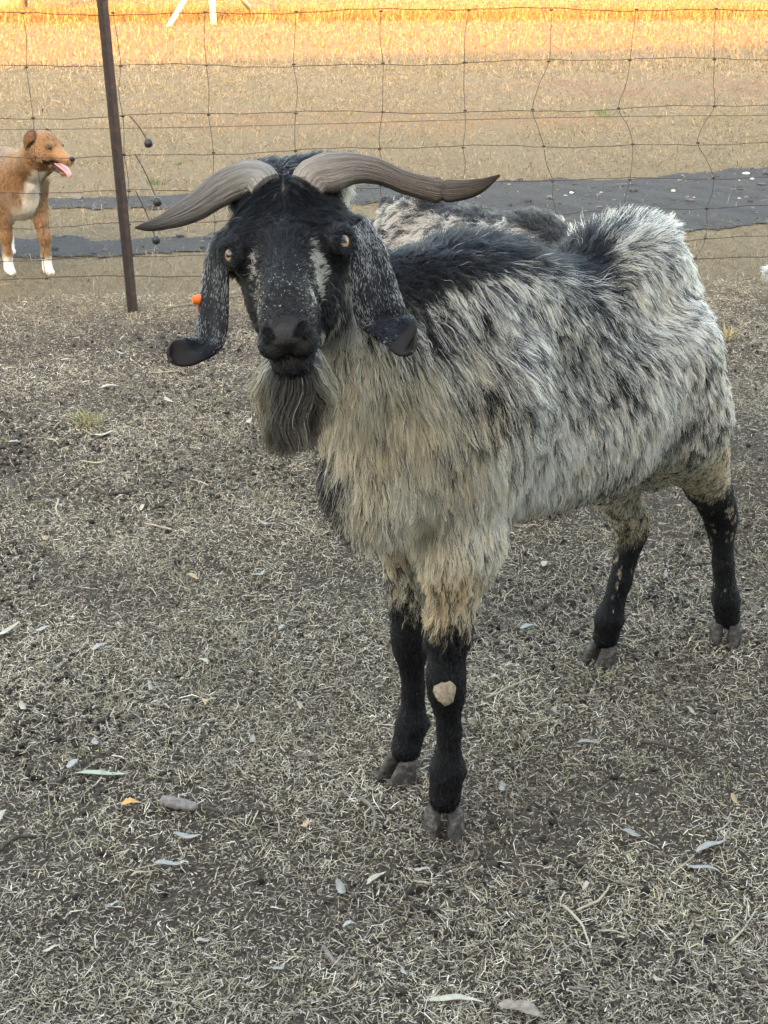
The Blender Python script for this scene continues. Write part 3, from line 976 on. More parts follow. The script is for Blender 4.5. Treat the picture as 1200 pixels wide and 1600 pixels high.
low = sstep(-.05, -.09, q[:, 2])[:, None]
cmb = cmb * (1 - low) + low * np.array((0, 0, -1.0))
fore = (sstep(.03, -.03, q[:, 1]) * (q[:, 2] > -.05))[:, None]
cmb = nrm(cmb) * (1 - .8 * fore) + fore * (.9 * Hn + .5 * np.sign(q[:, 0:1]) * Hu)
sw = np.stack([vnoise(P, 30, 61), vnoise(P, 30, 62), vnoise(P, 30, 63)], 1)
pts, cid, CP = grow(P, N, nrm(cmb + .35 * sw), L_, .22, 5200, .45, .08, .0008, 4)
groups.append((pts, strand_colours(P, N, cid, CP, 3.0, .12), .00032 * rng.uniform(.8, 1.2, len(P)), .3))
# beard
n = 7500
th_ = rng.random(n)
q0 = np.stack([rng.normal(0, .0078, n), rng.uniform(.085, .150, n), np.full(n, -.100)], 1)
q0[:, 2] += -.006 + .012 * ((q0[:, 1] - .06) / .09)
P = HOl + q0 @ HA
N = nrm(np.tile(np.array((.0, 0, -1.0)), (n, 1)) + .08 * np.sign(q0[:, 0:1]) * Hu)
cm = nrm(np.tile(np.array((0, 0, -1.0)), (n, 1)) + .15 * (q0[:, 0:1] / .01) * Hu + .10 * Hn)
L_ = rng.uniform(.070, .130, n) * (1 - .30 * np.clip(np.abs(q0[:, 0]) / .018, 0, 1.5))
pts, cid, CP = grow(P, N, cm, L_, .5, 34, .62, .9, .0085, 8, jit=.10)
tipc = np.clip(np.abs(q0[:, 0]) / .020 + rng.normal(0, .25, n), 0, 1)
pale = (rng.random(len(CP))[cid] * .28 + .30 * rng.random(n) + tipc * .55 > .88)[:, None]
colr = np.where(pale, CREAM * .52 * (1 - .5 * rng.random((n, 1))), BLACK + np.array((.05, .04, .03)) * rng.random((n, 1)) ** 2)
tipcol = np.where(rng.random((n, 1)) < .75, CREAM * .58 * (1 - .3 * rng.random((n, 1))), colr) * np.array((1, .93, .80))
wt_ = (.06 + .80 * np.clip((np.abs(q0[:, 0]) - .005) / .013, 0, 1))[:, None]
groups.append((pts, colr, np.full(n, .00042), .3, (1 - wt_) * colr + wt_ * tipcol))
# skin mesh takes the same coat colours (seen between the hairs)
dk, wm = coat(bv, bn)
dk = np.clip(dk, 0, 1)[:, None]; wm = wm[:, None]
skc = (CREAM * .55 * (1 - .4 * wm) + TAN * .35 * wm) * (1 - dk) + BLACK * 1.4 * dk
qh = toH(bv)
bare = sstep(.150, .162, qh[:, 1])[:, None]
skc = skc * (1 - bare) + np.array((.022, .019, .018)) * bare
pad = np.exp(-((qh[:, 0] / .014) ** 2 + ((qh[:, 2] + .046) / .013) ** 2))[:, None] * bare
skc = skc * (1 - .8 * pad) + np.array((.050, .042, .039)) * .8 * pad
for s_ in (-1, 1):  # nostril hollows painted near black, their shade put into the skin colour
    nd_ = np.minimum(np.linalg.norm((qh - (s_ * .0155, .166, -.0445)) / (1, 1.3, 1), axis=1), np.linalg.norm(qh - (s_ * .0205, .159, -.0395), axis=1))
    nw_ = sstep(.0075, .0045, nd_)[:, None]; skc = skc * (1 - nw_) + np.array((.0025, .002, .002)) * nw_
lipl = (np.exp(-((qh[:, 2] + .0795) / .0028) ** 2) * sstep(.15, .16, qh[:, 1]) * sstep(.024, .016, np.abs(qh[:, 0])))[:, None]
skc = skc * (1 - .7 * lipl) + np.array((.10, .075, .06)) * .7 * lipl
m, nt, out = new_mat('goat_skin')
at = nt.nodes.new('ShaderNodeAttribute'); at.attribute_name = 'col'
vo = noise_tex(nt, 330, 4, 0.7, coords(nt))
principled(nt, out, at.outputs['Color'], 0.62, 0.18, vo, 0.8, 0.004)
body = link('body', np_mesh('goat_body', bv, bq, m, True, skc), buck)
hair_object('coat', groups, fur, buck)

# ---- hooves
hoof_mat, nt, out = new_mat('hoof_horn')
w_ = noise_tex(nt, 70, 5, 0.7, coords(nt, 'Object', (1, 1, 1.6)))
principled(nt, out, ramp(nt, w_, [(.32, (.016, .013, .011)), (.52, (.050, .042, .036)), (.72, (.15, .128, .108))]), 0.75, 0.25, w_, .8, .003)
def hoof(center, heading, parent, scale=1.0):
    hd = np.array((math.cos(heading), math.sin(heading), 0)); sdv = np.array((-hd[1], hd[0], 0))
    for s in (-1, 1):
        rings = []
        for z_, fwd, wid, ln in ((.040, .000, .0145, .023), (.031, .004, .0165, .026), (.018, .010, .018, .031), (.006, .015, .019, .035), (.0, .015, .0175, .033)):
            r = []
            for k in range(14):
                t = 2 * math.pi * k / 14
                x = math.cos(t); y = math.sin(t)
                xx = ln * (x if x > 0 else x * .75) + fwd
                yy = wid * y * (1 - .45 * max(x, 0) ** 2)
                if y * s < 0: yy *= .62                      # flat inner wall
                yy += s * (.0160 - .003 * max(x, 0))
                r.append(center + scale * (hd * xx + sdv * yy + np.array((0, 0, z_))))
            rings.append(r)
        v = [p for r in rings for p in r]
        f = []
        for i in range(len(rings) - 1):
            for k in range(14):
                k2 = (k + 1) % 14
                f.append((i * 14 + k, i * 14 + k2, (i + 1) * 14 + k2, (i + 1) * 14 + k)[::-1])
        f.append(tuple(range(14))); f.append(tuple(4 * 14 + k for k in range(14))[::-1])
        link('hoof', mixed_mesh('hoof', v, f, hoof_mat), parent)
def hz(lx, ly):  # ground height under a local point
    w = O2 + lx * F2 + ly * L2
    return float(hgt(w[0], w[1]))
for lg, hd in ((LF, .60), (RF, -0.15), (LH, .40), (RH, -.08)):
    x, y = lg[-1][:2]
    cl = np.array((x, y, 0.0)) + .008 * np.array((math.cos(hd), math.sin(hd), 0)); cl[2] = hz(x, y) - .002
    hoof(cl, hd, buck, .92)

# ---- horns (photo outline: centre, width px, ground distance)
horn_mat, nt, out = new_mat('weathered_horn')
at = nt.nodes.new('ShaderNodeAttribute'); at.attribute_name = 'col'
uvn = nt.nodes.new('ShaderNodeAttribute'); uvn.attribute_name = 'grain'
gr = noise_tex(nt, 1.0, 6, 0.65, uvn.outputs['Vector'])
cc_ = mixc(nt, 1.0, at.outputs['Color'], ramp(nt, gr, [(.30, (.10, .09, .085)), (.36, (.62, .58, .55)), (.52, (.95, .93, .92)), (.72, (1.45, 1.44, 1.45))]), 'MULTIPLY')
principled(nt, out, cc_, 0.72, 0.15, gr, 1.0, .014)
def horn(ctrl, base_col, tip_col, grooves, name='horn', notch=None):
    """ctrl rows: px, py, Y, broad half-width, thin half-width, broad axis tilt"""
    c = spline(ctrl, 150)
    pts = np.array([loc(*r[:3]) for r in c])
    tan = nrm(np.gradient(pts, axis=0))
    view = dirL(BK)
    V, G, C = [], [], []
    sides = 20
    for i in range(150):
        t = i / 149
        b = nrm(np.cross(view, tan[i]))                 # across, in the picture plane
        d = nrm(np.cross(tan[i], b))
        ang = c[i][5]
        b2 = b * math.cos(ang) + d * math.sin(ang); d2 = -b * math.sin(ang) + d * math.cos(ang)
        ring = 1 + .014 * math.sin(t * 110 + 2 * math.sin(t * 9)) * (1 - t) ** 1.5 + .020 * math.sin(t * 31 + 1) + .012 * math.sin(t * 57 + 2)
        if notch: ring += .16 * math.exp(-((t - notch) / .014) ** 2) - .16 * math.exp(-((t - notch - .028) / .008) ** 2) + .05 * math.exp(-((t - notch - .06) / .02) ** 2)
        for k in range(sides):
            a_ = 2 * math.pi * k / sides
            ca, sa = math.cos(a_), math.sin(a_)
            sup = (abs(ca) ** 2.6 + abs(sa) ** 2.6) ** (-1 / 2.6)
            gv = 1 + .03 * math.sin(a_ * 5 + t * 3) * (1 - t)
            V.append(pts[i] + ring * gv * sup * (c[i][3] * ca * b2 + c[i][4] * sa * d2))
            G.append((t * 3.2, ca * 6.0 + 7 + t, sa * 6.0))
            under = .5 - .5 * ca
            C.append(np.array(base_col) * (1 - t) + np.array(tip_col) * t)
    f = [(i * sides + k, i * sides + (k + 1) % sides, (i + 1) * sides + (k + 1) % sides, (i + 1) * sides + k) for i in range(149) for k in range(sides)]
    f.append(tuple(range(sides))[::-1]); f.append(tuple(149 * sides + k for k in range(sides)))
    me = mixed_mesh(name, V, f, horn_mat)
    at = me.attributes.new('col', 'FLOAT_COLOR', 'POINT')
    cc = np.ones((len(V), 4), np.float32); cc[:, :3] = C; at.data.foreach_set('color', cc.ravel())
    at = me.attributes.new('grain', 'FLOAT_VECTOR', 'POINT'); at.data.foreach_set('vector', np.array(G, np.float32).ravel())
    return link(name, me, buck)
HC = lambda rows: [(px, py, Y, w / 1320., w / 1320. * fl, an) for px, py, Y, w, fl, an in rows]
horn(HC([(416, 292, 1.702, 25, .8, .2), (403, 279, 1.712, 27, .75, .2), (378, 281, 1.722, 28, .72, .2), (345, 296, 1.728, 27, .7, .25), (303, 325, 1.725, 22.5, .7, .3), (255, 347, 1.715, 13, .75, .3), (228, 354, 1.70, 7, .8, .3), (211, 356, 1.695, 1.5, 1, .3)]),
     (.42, .375, .33), (.085, .068, .056), 5)
horn(HC([(478, 294, 1.702, 27, .8, -.2), (492, 278, 1.712, 31, .75, -.2), (518, 269, 1.722, 31, .7, -.2), (553, 263, 1.735, 25.5, .75, -.2), (591, 268, 1.745, 20, .8, -.2), (633, 285, 1.752, 18.6, .75, -.2), (676, 296, 1.756, 18.6, .75, -.2), (713, 298, 1.755, 17, .75, -.2), (748, 291, 1.745, 12, .75, -.2), (781, 274, 1.735, 1.5, 1, -.2)]),
     (.40, .335, .275), (.095, .064, .045), 5, notch=.685)

# ---- ears: long, hanging, tips turned out
ear_mat, nt, out = new_mat('ear_skin')
at = nt.nodes.new('ShaderNodeAttribute'); at.attribute_name = 'col'
sp = noise_tex(nt, 420, 4, 0.75, coords(nt, 'Object', (1, 1, .3))); sb = noise_tex(nt, 22, 3, .5, coords(nt))
spk = nt.nodes.new('ShaderNodeMath'); spk.operation = 'MULTIPLY'; nt.links.new(sp, spk.inputs[0]); nt.links.new(at.outputs['Alpha'], spk.inputs[1])
cc_ = mixc(nt, ramp(nt, spk.outputs[0], [(.56, (0, 0, 0)), (.70, (1, 1, 1))]), at.outputs['Color'], (.25, .245, .24))
principled(nt, out, cc_, 0.65, 0.15, sp, .4, .002)
def ear(rows, inner_from=.8):
    """rows: (px,py,Y of front edge), (px,py,Y of rear edge) -> cupped sheet with thickness"""
    A = spline([r[0] for r in rows], 34); Bp = spline([r[1] for r in rows], 34)
    na, nb = 34, 11
    top, C = [], []
    pa = np.array([loc(*r) for r in A]); pb = np.array([loc(*r) for r in Bp])
    ctr = (pa + pb) / 2
    tan = nrm(np.gradient(ctr, axis=0))
    grid = np.zeros((na, nb, 3)); nor = np.zeros((na, nb, 3))
    for i in range(na):
        across = pb[i] - pa[i]; wd = np.linalg.norm(across)
        nn = nrm(np.cross(tan[i], across))
        if nn @ dirL(BK) < 0: nn = -nn
        for j in range(nb):
            s = j / (nb - 1)
            bulge = math.sin(s * math.pi)
            k_ = .10 * (1 - i / (na - 1) / .72) if i / (na - 1) < .72 else -.22 * min(1, (i / (na - 1) - .72) / .15)
            grid[i, j] = pa[i] + across * s + nn * wd * (k_ * bulge + .035 * math.sin(3 * math.pi * s) * (i / (na - 1) < .7))
    du = np.gradient(grid, axis=0); dv = np.gradient(grid, axis=1)
    nor = nrm(np.cross(du, dv))
    if (nor.mean((0, 1)) @ dirL(BK)) < 0: nor = -nor
    th = np.full((na, nb, 1), .0022)
    front = grid + nor * th; back = grid - nor * th
    V = np.vstack([front.reshape(-1, 3), back.reshape(-1, 3)])
    I = np.arange(na * nb).reshape(na, nb); J = I + na * nb
    Fq = np.stack([I[:-1, :-1], I[1:, :-1], I[1:, 1:], I[:-1, 1:]], -1).reshape(-1, 4)
    Gq = np.stack([J[:-1, :-1], J[:-1, 1:], J[1:, 1:], J[1:, :-1]], -1).reshape(-1, 4)
    rim = np.concatenate([I[:, 0], I[-1, 1:], I[-2::-1, -1], I[0, -2:0:-1]])
    r2 = np.roll(rim, -1)
    Rq = np.stack([rim, rim + na * nb, r2 + na * nb, r2], 1)
    me = np_mesh('ear', V, np.vstack([Fq, Gq, Rq]), ear_mat)
    t = np.repeat(np.linspace(0, 1, na), nb)
    cA = np.zeros((na * nb * 2, 4), np.float32)
    tt = np.concatenate([t, t])
    w = sstep(inner_from - .06, inner_from + .04, tt)[:, None]
    cA[:, :3] = np.array((.011, .0115, .014)) * (1 - w) + np.array((.015, .0105, .008)) * w
    cA[:, 3] = (1.05 - .25 * tt) * (1 - w[:, 0])
    at = me.attributes.new('col', 'FLOAT_COLOR', 'POINT'); at.data.foreach_set('color', cA.ravel())
    o = link('ear', me, buck)
    md = o.modifiers.new('smooth', 'SUBSURF'); md.levels = 1; md.render_levels = 1
    return grid, nor
earL = ear([((352, 378, 1.70), (338, 372, 1.745)), ((358, 405, 1.69), (324, 400, 1.735)), ((358, 455, 1.68), (317, 450, 1.72)), ((357, 505, 1.67), (311, 500, 1.70)), ((352, 535, 1.66), (306, 526, 1.69)), ((334, 556, 1.64), (296, 530, 1.675)), ((300, 571, 1.62), (272, 531, 1.65)), ((278, 570, 1.615), (264, 541, 1.635)), ((268, 562, 1.615), (263, 552, 1.625))], .70)
earR = ear([((541, 362, 1.67), (572, 340, 1.715)), ((546, 400, 1.650), (600, 385, 1.690)), ((549, 450, 1.635), (617, 440, 1.675)), ((552, 490, 1.63), (630, 478, 1.665)), ((566, 515, 1.625), (636, 496, 1.655)), ((590, 532, 1.575), (645, 495, 1.61)), ((616, 553, 1.545), (652, 506, 1.58)), ((633, 555, 1.54), (650, 522, 1.57)), ((643, 549, 1.54), (649, 538, 1.555))], .71)

def ear_hair(E, n, span, sgn=1):
    grid, nor = E
    na, nb, _ = grid.shape
    ii = rng.random(n) * (span * (na - 1)); jj = rng.random(n) * (nb - 1.001)
    i0, j0 = ii.astype(int), jj.astype(int); fi, fj = (ii - i0)[:, None], (jj - j0)[:, None]
    def bl(A): return (A[i0, j0] * (1 - fi) + A[i0 + 1, j0] * fi) * (1 - fj) + (A[i0, j0 + 1] * (1 - fi) + A[i0 + 1, j0 + 1] * fi) * fj
    P, N = bl(grid), nrm(bl(nor))
    side = np.where(rng.random(n) < .75, 1, -1)[:, None]
    P = P + N * .0022 * side; N = N * side
    cm = nrm(bl(np.gradient(grid, axis=0)))
    t = ii / (na - 1); e = np.abs(jj / (nb - 1) - .5) * 2
    L = (.0055 - .003 * t) * rng.uniform(.6, 1.2, n)
    pts, cid, CP = grow(P, N, cm, L, .10, 1500, .3, .02, .0003, 3, jit=.07)
    pale = (.50 * rng.random(n) + .16 * rng.random(len(CP))[cid] + .22 * vnoise(P, 45, 71) + .30 * (1 - t) ** 2 + .16 * e ** 3) > .64
    c = np.where(pale[:, None], WHITE * .40 * rng.uniform(.5, 1, (n, 1)), BLACK + (GREYB - BLACK) * .4 * rng.random((n, 1)))
    return (pts, c, np.full(n, .00030), .3)
hair_object('ear_hair', [ear_hair(earL, 4500, .68), ear_hair(earR, 6500, .70)], fur, buck)
# ---- eyes
def eye_mat():
    m, nt, out = new_mat('goat_eye')
    sep = nt.nodes.new('ShaderNodeSeparateXYZ'); nt.links.new(coords(nt), sep.inputs[0])
    def mt(op, a, b):
        n = nt.nodes.new('ShaderNodeMath'); n.operation = op
        for s_, v in zip(n.inputs, (a, b)):
            if isinstance(v, (int, float)): s_.default_value = v
            else: nt.links.new(v, s_)
        return n.outputs[0]
    r = mt('SQRT', mt('ADD', mt('POWER', sep.outputs['X'], 2.0), mt('POWER', sep.outputs['Y'], 2.0)), 0.0)
    pup = mt('ADD', mt('POWER', mt('ABSOLUTE', mt('DIVIDE', sep.outputs['X'], .0056), 0), 3.0), mt('POWER', mt('ABSOLUTE', mt('DIVIDE', sep.outputs['Y'], .0046), 0), 3.0))
    nn = noise_tex(nt, 900, 3, .6, coords(nt))
    iris = ramp(nt, nn, [(.3, (.26, .13, .05)), (.7, (.58, .36, .18))])
    c = mixc(nt, ramp(nt, r, [(.0078 , (0, 0, 0)), (.0088, (1, 1, 1))]), iris, (.03, .02, .015))
    c = mixc(nt, ramp(nt, pup, [(.85, (1, 1, 1)), (1.0, (0, 0, 0))]), c, (.004, .004, .005))
    principled(nt, out, c, .06, .6, Coat_Weight=.35, Coat_Roughness=.03)
    return m
em = eye_mat()
for s in (-1, 1):
    bm = bmesh.new(); bmesh.ops.create_uvsphere(bm, u_segments=24, v_segments=16, radius=.0128)
    me = bpy.data.meshes.new('eye'); bm.to_mesh(me); bm.free(); me.materials.append(em)
    me.polygons.foreach_set('use_smooth', np.ones(len(me.polygons), bool))
    eo = link('eye', me, buck)
    zax = nrm(s * .50 * Hu + .62 * Hn + .55 * Hv); xax = nrm(Hn * .8 - s * .5 * Hu - zax * (zax @ (Hn * .8 - s * .5 * Hu))); xax = nrm(np.cross(np.cross(zax, Hu), zax)); yax = np.cross(zax, xax)
    M = Matrix([[xax[i], yax[i], zax[i], 0] for i in range(3)] + [[0, 0, 0, 1]])
    M.translation = Vector(H(*(EYE[s] + (s * .0084, .0062, .0045))))
    eo.matrix_local = M

# ---- pale worn callus on the near knee
cp_ = np.array(LF[3][:3]) * .5 + np.array(LF[4][:3]) * .5
kd_ = dirL(nrm(np.array((-.10, -1.0, .12))))
kx = nrm(np.cross(kd_, (0, 0, 1))); ky = np.cross(kx, kd_)
v, f = [], []
for i, (r, d) in enumerate(((.0, .0365), (.006, .0362), (.011, .0350), (.0145, .0330), (.0160, .0270))):
    for k in range(16):
        a_ = 6.2832 * k / 16
        rr = r * (1 + .10 * math.sin(3 * a_ + 1) + .06 * math.sin(7 * a_))
        v.append(cp_ + kd_ * d + kx * rr * math.cos(a_) + ky * rr * 1.2 * math.sin(a_))
f = [(i * 16 + k, (i + 1) * 16 + k, (i + 1) * 16 + (k + 1) % 16, i * 16 + (k + 1) % 16) for i in range(4) for k in range(16)]
cal = link('knee_callus', mixed_mesh('knee_callus', v, f, plain_mat('callus', (.33, .26, .185), .95, .08, 160, .5, 1.0, .006)), buck)

# ---- orange tag in the far ear
tagm = plain_mat('orange_plastic', (.80, .16, .025), .45, .4)
p = loc(309, 468, 1.712)
v, f = tube([p + dirL(np.array((.012, .003, 0))), p, p + dirL(np.array((-.006, -.002, 0)))], [.0062, .0064, .0050], 12)
tg = link('ear_tag', mixed_mesh('ear_tag', v, f, tagm, False), buck)
p = loc(316, 490, 1.712)
v, f = box_vf((-.002, -.007, -.024), (.002, .007, .02))
st_ = link('tag_flag', mixed_mesh('tag_flag', [p + np.array(q_) for q_ in v], f, plain_mat('faded_red_plastic', (.42, .12, .07), .5, .3), False), tg)
# ------------------------------------------------------------------ two more goats, mostly hidden
def small_goat(name, loc_, rz, label, scheme, scale=1.0, strands=60000, seed=0, hs=0.0):
    root = empty(name, (loc_[0], loc_[1], float(hgt(loc_[0], loc_[1]))), rz)
    root.scale = (scale,) * 3
    tag(root, label, 'goat', 'goats in the pen')
    A = Field((-0.62, -0.24, 0.0), (0.75, 0.24, 0.90), 0.008)
    A.sweep([(0.36, .54, .05, .04), (0.32, .53, .12, .075), (0.22, .52, .175, .105), (0.05, .505, .175, .135), (-0.12, .50, .175, .145), (-0.25, .525, .165, .12), (-0.33, .56, .12, .085), (-0.375, .58, .05, .04)], 0.03)
    A.chain([(.20, 0, .64, .06), (.0, 0, .625, .055), (-.2, 0, .635, .055), (-.33, 0, .615, .045)], .05)
    A.cone((-.35, 0, .62), (-.43, 0, .66), .022, .012, .03)
    A.chain([(.24, 0, .60, .11), (.40, .0, .58, .08), (.50, 0, .50, .062)], .05)                 # neck stretched low
    hx, hz_ = .53, .47
    A.cone((hx, 0, hz_), (hx + .10, 0, hz_ - .13), .058, .036, .03)
    A.ell((hx + .115, 0, hz_ - .15), (.034, .034, .034), k=.02)
    A.cone((hx - .02, 0, hz_ - .06), (hx + .08, 0, hz_ - .17), .036, .020, .02)
    legs = [[(.22, s * .07, .50, .07), (.20, s * .075, .38, .048), (.225, s * .07, .22, .026), (.222, s * .07, .13, .017), (.225, s * .07, .07, .022), (.235, s * .07, .035, .022)] for s in (-1, 1)] + \
           [[(-.25, s * .07, .52, .09), (-.24, s * .08, .42, .07), (-.32 + hs * .6, s * .07, .31, .045), (-.385 + hs, s * .065, .225, .027), (-.370 + hs, s * .065, .13, .018), (-.362 + hs, s * .065, .07, .022), (-.352 + hs, s * .065, .035, .022)] for s in (-1, 1)]
    for lg in legs: A.chain(lg, .03)
    v, q = A.mesh(); vn = vert_normals(v, q)
    def dark_warm(P, N):
        return scheme(P, N)
    P, N = sample_surface(v, q, vn, strands)
    leg = sstep(.27, .22, P[:, 2]); hd = sstep(.46, .52, P[:, 0])
    L = (.030 * (1 - leg) + .009 * leg) * (1 - .75 * hd) * rng.uniform(.6, 1.2, len(P))
    cm = comb_dir(P, N); sw = np.stack([vnoise(P, 16, 80 + k + seed) for k in range(3)], 1)
    pts, cid, CP = grow(P, N, nrm(cm + .5 * sw), L, .26, 5200, .6, .15, .005, 5)
    c = scheme(P, N, rng.random(len(CP))[cid])
    hair_object('coat', [(pts, c, np.full(len(P), .00055), .3)], fur, root)
    sk = scheme(v, vn, np.full(len(v), .5)) * .6
    m = attr_mat('small_goat_skin', .7, .2)
    link('body', np_mesh(name + '_body', v, q, m, True, sk), root)
    for lg, hd_ in zip(legs, (0, 0, 0, 0)):
        hoof(np.array((lg[-1][0] + .004, lg[-1][1], .001)), 0.0, root, .75)
    for s in (-1, 1):                                    # drooping ears
        V, Fc = tube([(hx - .02, s * .05, hz_ + .01), (hx - .03, s * .085, hz_ - .03), (hx - .03, s * .09, hz_ - .09), (hx - .02, s * .095, hz_ - .13)], [.014, .026, .028, .008], 10, True, None, .18)
        link('ear', mixed_mesh('ear', V, Fc, m_ear2), root)
        V, Fc = tube(spline([(hx - .03, s * .03, hz_ + .05), (hx - .075, s * .05, hz_ + .10), (hx - .14, s * .085, hz_ + .11), (hx - .18, s * .12, hz_ + .085)], 12), list(np.linspace(.018, .003, 12)), 10)
        link('horn', mixed_mesh('horn', V, Fc, m_horn2), root)
        bm = bmesh.new(); bmesh.ops.create_uvsphere(bm, u_segments=12, v_segments=8, radius=.011)
        bmesh.ops.translate(bm, verts=bm.verts, vec=(hx + .02, s * .045, hz_ - .01))
        me = bpy.data.meshes.new('eye'); bm.to_mesh(me); bm.free(); me.materials.append(m_eye2); link('eye', me, root)
    return root
m_ear2 = plain_mat('dark_ear', (.03, .027, .026), .7, .2, 60, .4)
m_horn2 = plain_mat('grey_horn', (.16, .145, .125), .6, .3, 30, .3, .5, .002)
m_eye2 = plain_mat('dark_eye', (.02, .012, .008), .1, .5)
def scheme_mottled(P, N, cn=None):
    if cn is None: cn = np.full(len(P), .5)
    n = len(P)
    dark = .50 + .18 * vnoise(P, 14, 91) + .25 * vnoise(P, 45, 92)
    st = sstep(.075, .035, np.abs(P[:, 1])) * sstep(.60, .66, P[:, 2])
    dark = np.maximum(dark, st); dark = np.maximum(dark, sstep(.27, .22, P[:, 2])); dark = np.maximum(dark, .8 * sstep(.46, .5, P[:, 0]))
    d = np.clip((dark - (.6 * cn + .4 * rng.random(n))) * 5 + .5, 0, 1)[:, None]
    lt = np.array((.55, .48, .40)) * (1 - .3 * rng.random((n, 1)))
    return lt * (1 - d) + np.array((.020, .017, .016)) * d
def scheme_pale(P, N, cn=None):
    if cn is None: cn = np.full(len(P), .5)
    n = len(P)
    dark = .16 + .22 * vnoise(P, 14, 95)
    dark = np.maximum(dark, .9 * sstep(.22, .18, P[:, 2]))
    d = np.clip((dark - (.6 * cn + .4 * rng.random(n))) * 5 + .5, 0, 1)[:, None]
    lt = np.array((.70, .71, .72)) * (1 - .3 * rng.random((n, 1)))
    return lt * (1 - d) + np.array((.03, .03, .032)) * d
small_goat('goat', (0.21, 3.25), math.radians(-60), 'mottled brown goat with dark spine standing behind the big horned buck', scheme_mottled, .965, 70000)
small_goat('goat', (1.243, 3.32), math.radians(4), 'pale grey goat at the right edge of the picture', scheme_pale, .80, 45000, 5, .10)

# ------------------------------------------------------------------ the tan dog beyond the fence
DO = np.array((-1.425, 5.66)); DF = nrm(np.array((.52, -.854))); DL = np.array((-DF[1], DF[0]))
dog = empty('dog', (DO[0], DO[1], float(hgt(*DO)) + .004), math.atan2(DF[1], DF[0]))
tag(dog, 'tan dog with white chest and paws panting behind the wire fence', 'dog')
def dloc(px, py, Y):
    w = PY(px, py, Y); d = w[:2] - DO
    return np.array((d @ DF, d @ DL, w[2]))
def ddir(x, y, z):
    w = np.array((x, y, z), float)
    return nrm(np.array((w[:2] @ DF, w[:2] @ DL, w[2])))
A = Field((-0.66, -0.30, 0.0), (0.36, 0.34, 0.70), 0.0055)
A.sweep([(0.085, .36, .05, .035), (0.05, .35, .10, .062), (-.03, .335, .125, .080), (-.14, .335, .118, .085), (-.26, .35, .095, .075), (-.36, .365, .09, .07), (-.43, .38, .055, .045)], .03)
A.chain([(-.02, 0, .42, .045), (-.2, 0, .415, .04), (-.38, 0, .40, .05)], .05)
f1 = dloc(75, 428, 5.655); f2 = dloc(15, 430, 5.655)
for fp in (f1, f2):
    x, y = fp[0], fp[1]
    y0 = .058 if y > 0 else -.058
    A.chain([(-.01, y0, .36, .056), (-.02 + .3 * x, (y0 + y) / 2, .26, .036), (x, y, .15, .0215), (x - .004, y, .08, .0165), (x, y, .035, .019)], .02)
    A.cone((x + .002, y, .018), (x + .035, y, .014), .018, .015, .012)
for s in (-1, 1):
    A.chain([(-.37, s * .05, .36, .068), (-.36, s * .06, .26, .048), (-.46, s * .06, .165, .024), (-.445, s * .06, .06, .017), (-.44, s * .06, .03, .019)], .025)
    A.cone((-.438, s * .06, .017), (-.405, s * .06, .014), .017, .015, .012)
HD = dloc(72, 231, 5.47)                        # skull centre
hf = ddir(.86, -.48, -.20); hs = nrm(np.cross((0, 0, 1), hf)); hu = np.cross(hf, hs)    # head axes: forward, left, up
DA = np.stack([hf, hs, hu])
D_ = lambda a, b, c: HD + a * hf + b * hs + c * hu
A.chain([(.02, 0, .40, .078), (*((np.array((.03, 0, .44)) + HD) / 2 + (.02, .01, -.01)), .060), (*D_(-.03, 0, -.02), .052)], .04)       # neck
A.ell(D_(-.004, 0, .002), (.062, .055, .055), DA, .02)
A.cone(D_(.03, 0, -.008), D_(.110, 0, -.022), .033, .018, .02)
A.ell(D_(.112, 0, -.020), (.018, .017, .016), DA, .01)
for s in (-1, 1):
    A.ell(D_(.012, s * .034, -.026), (.036, .022, .030), DA, .02)
    A.ell(D_(.034, s * .024, .020), (.018, .014, .013), DA, .012)
A.cone(D_(.025, 0, -.050), D_(.092, 0, -.076), .022, .011, .012)        # open lower jaw
A.cone(D_(-.43 - HD[0], 0, 0) * 0 + np.array((-.42, 0, .40)), (-.55, 0, .33), .022, .012, .03)
A.cone((-.55, 0, .33), (-.62, 0, .36), .012, .008, .02)
v, q = A.mesh(); vn = vert_normals(v, q)
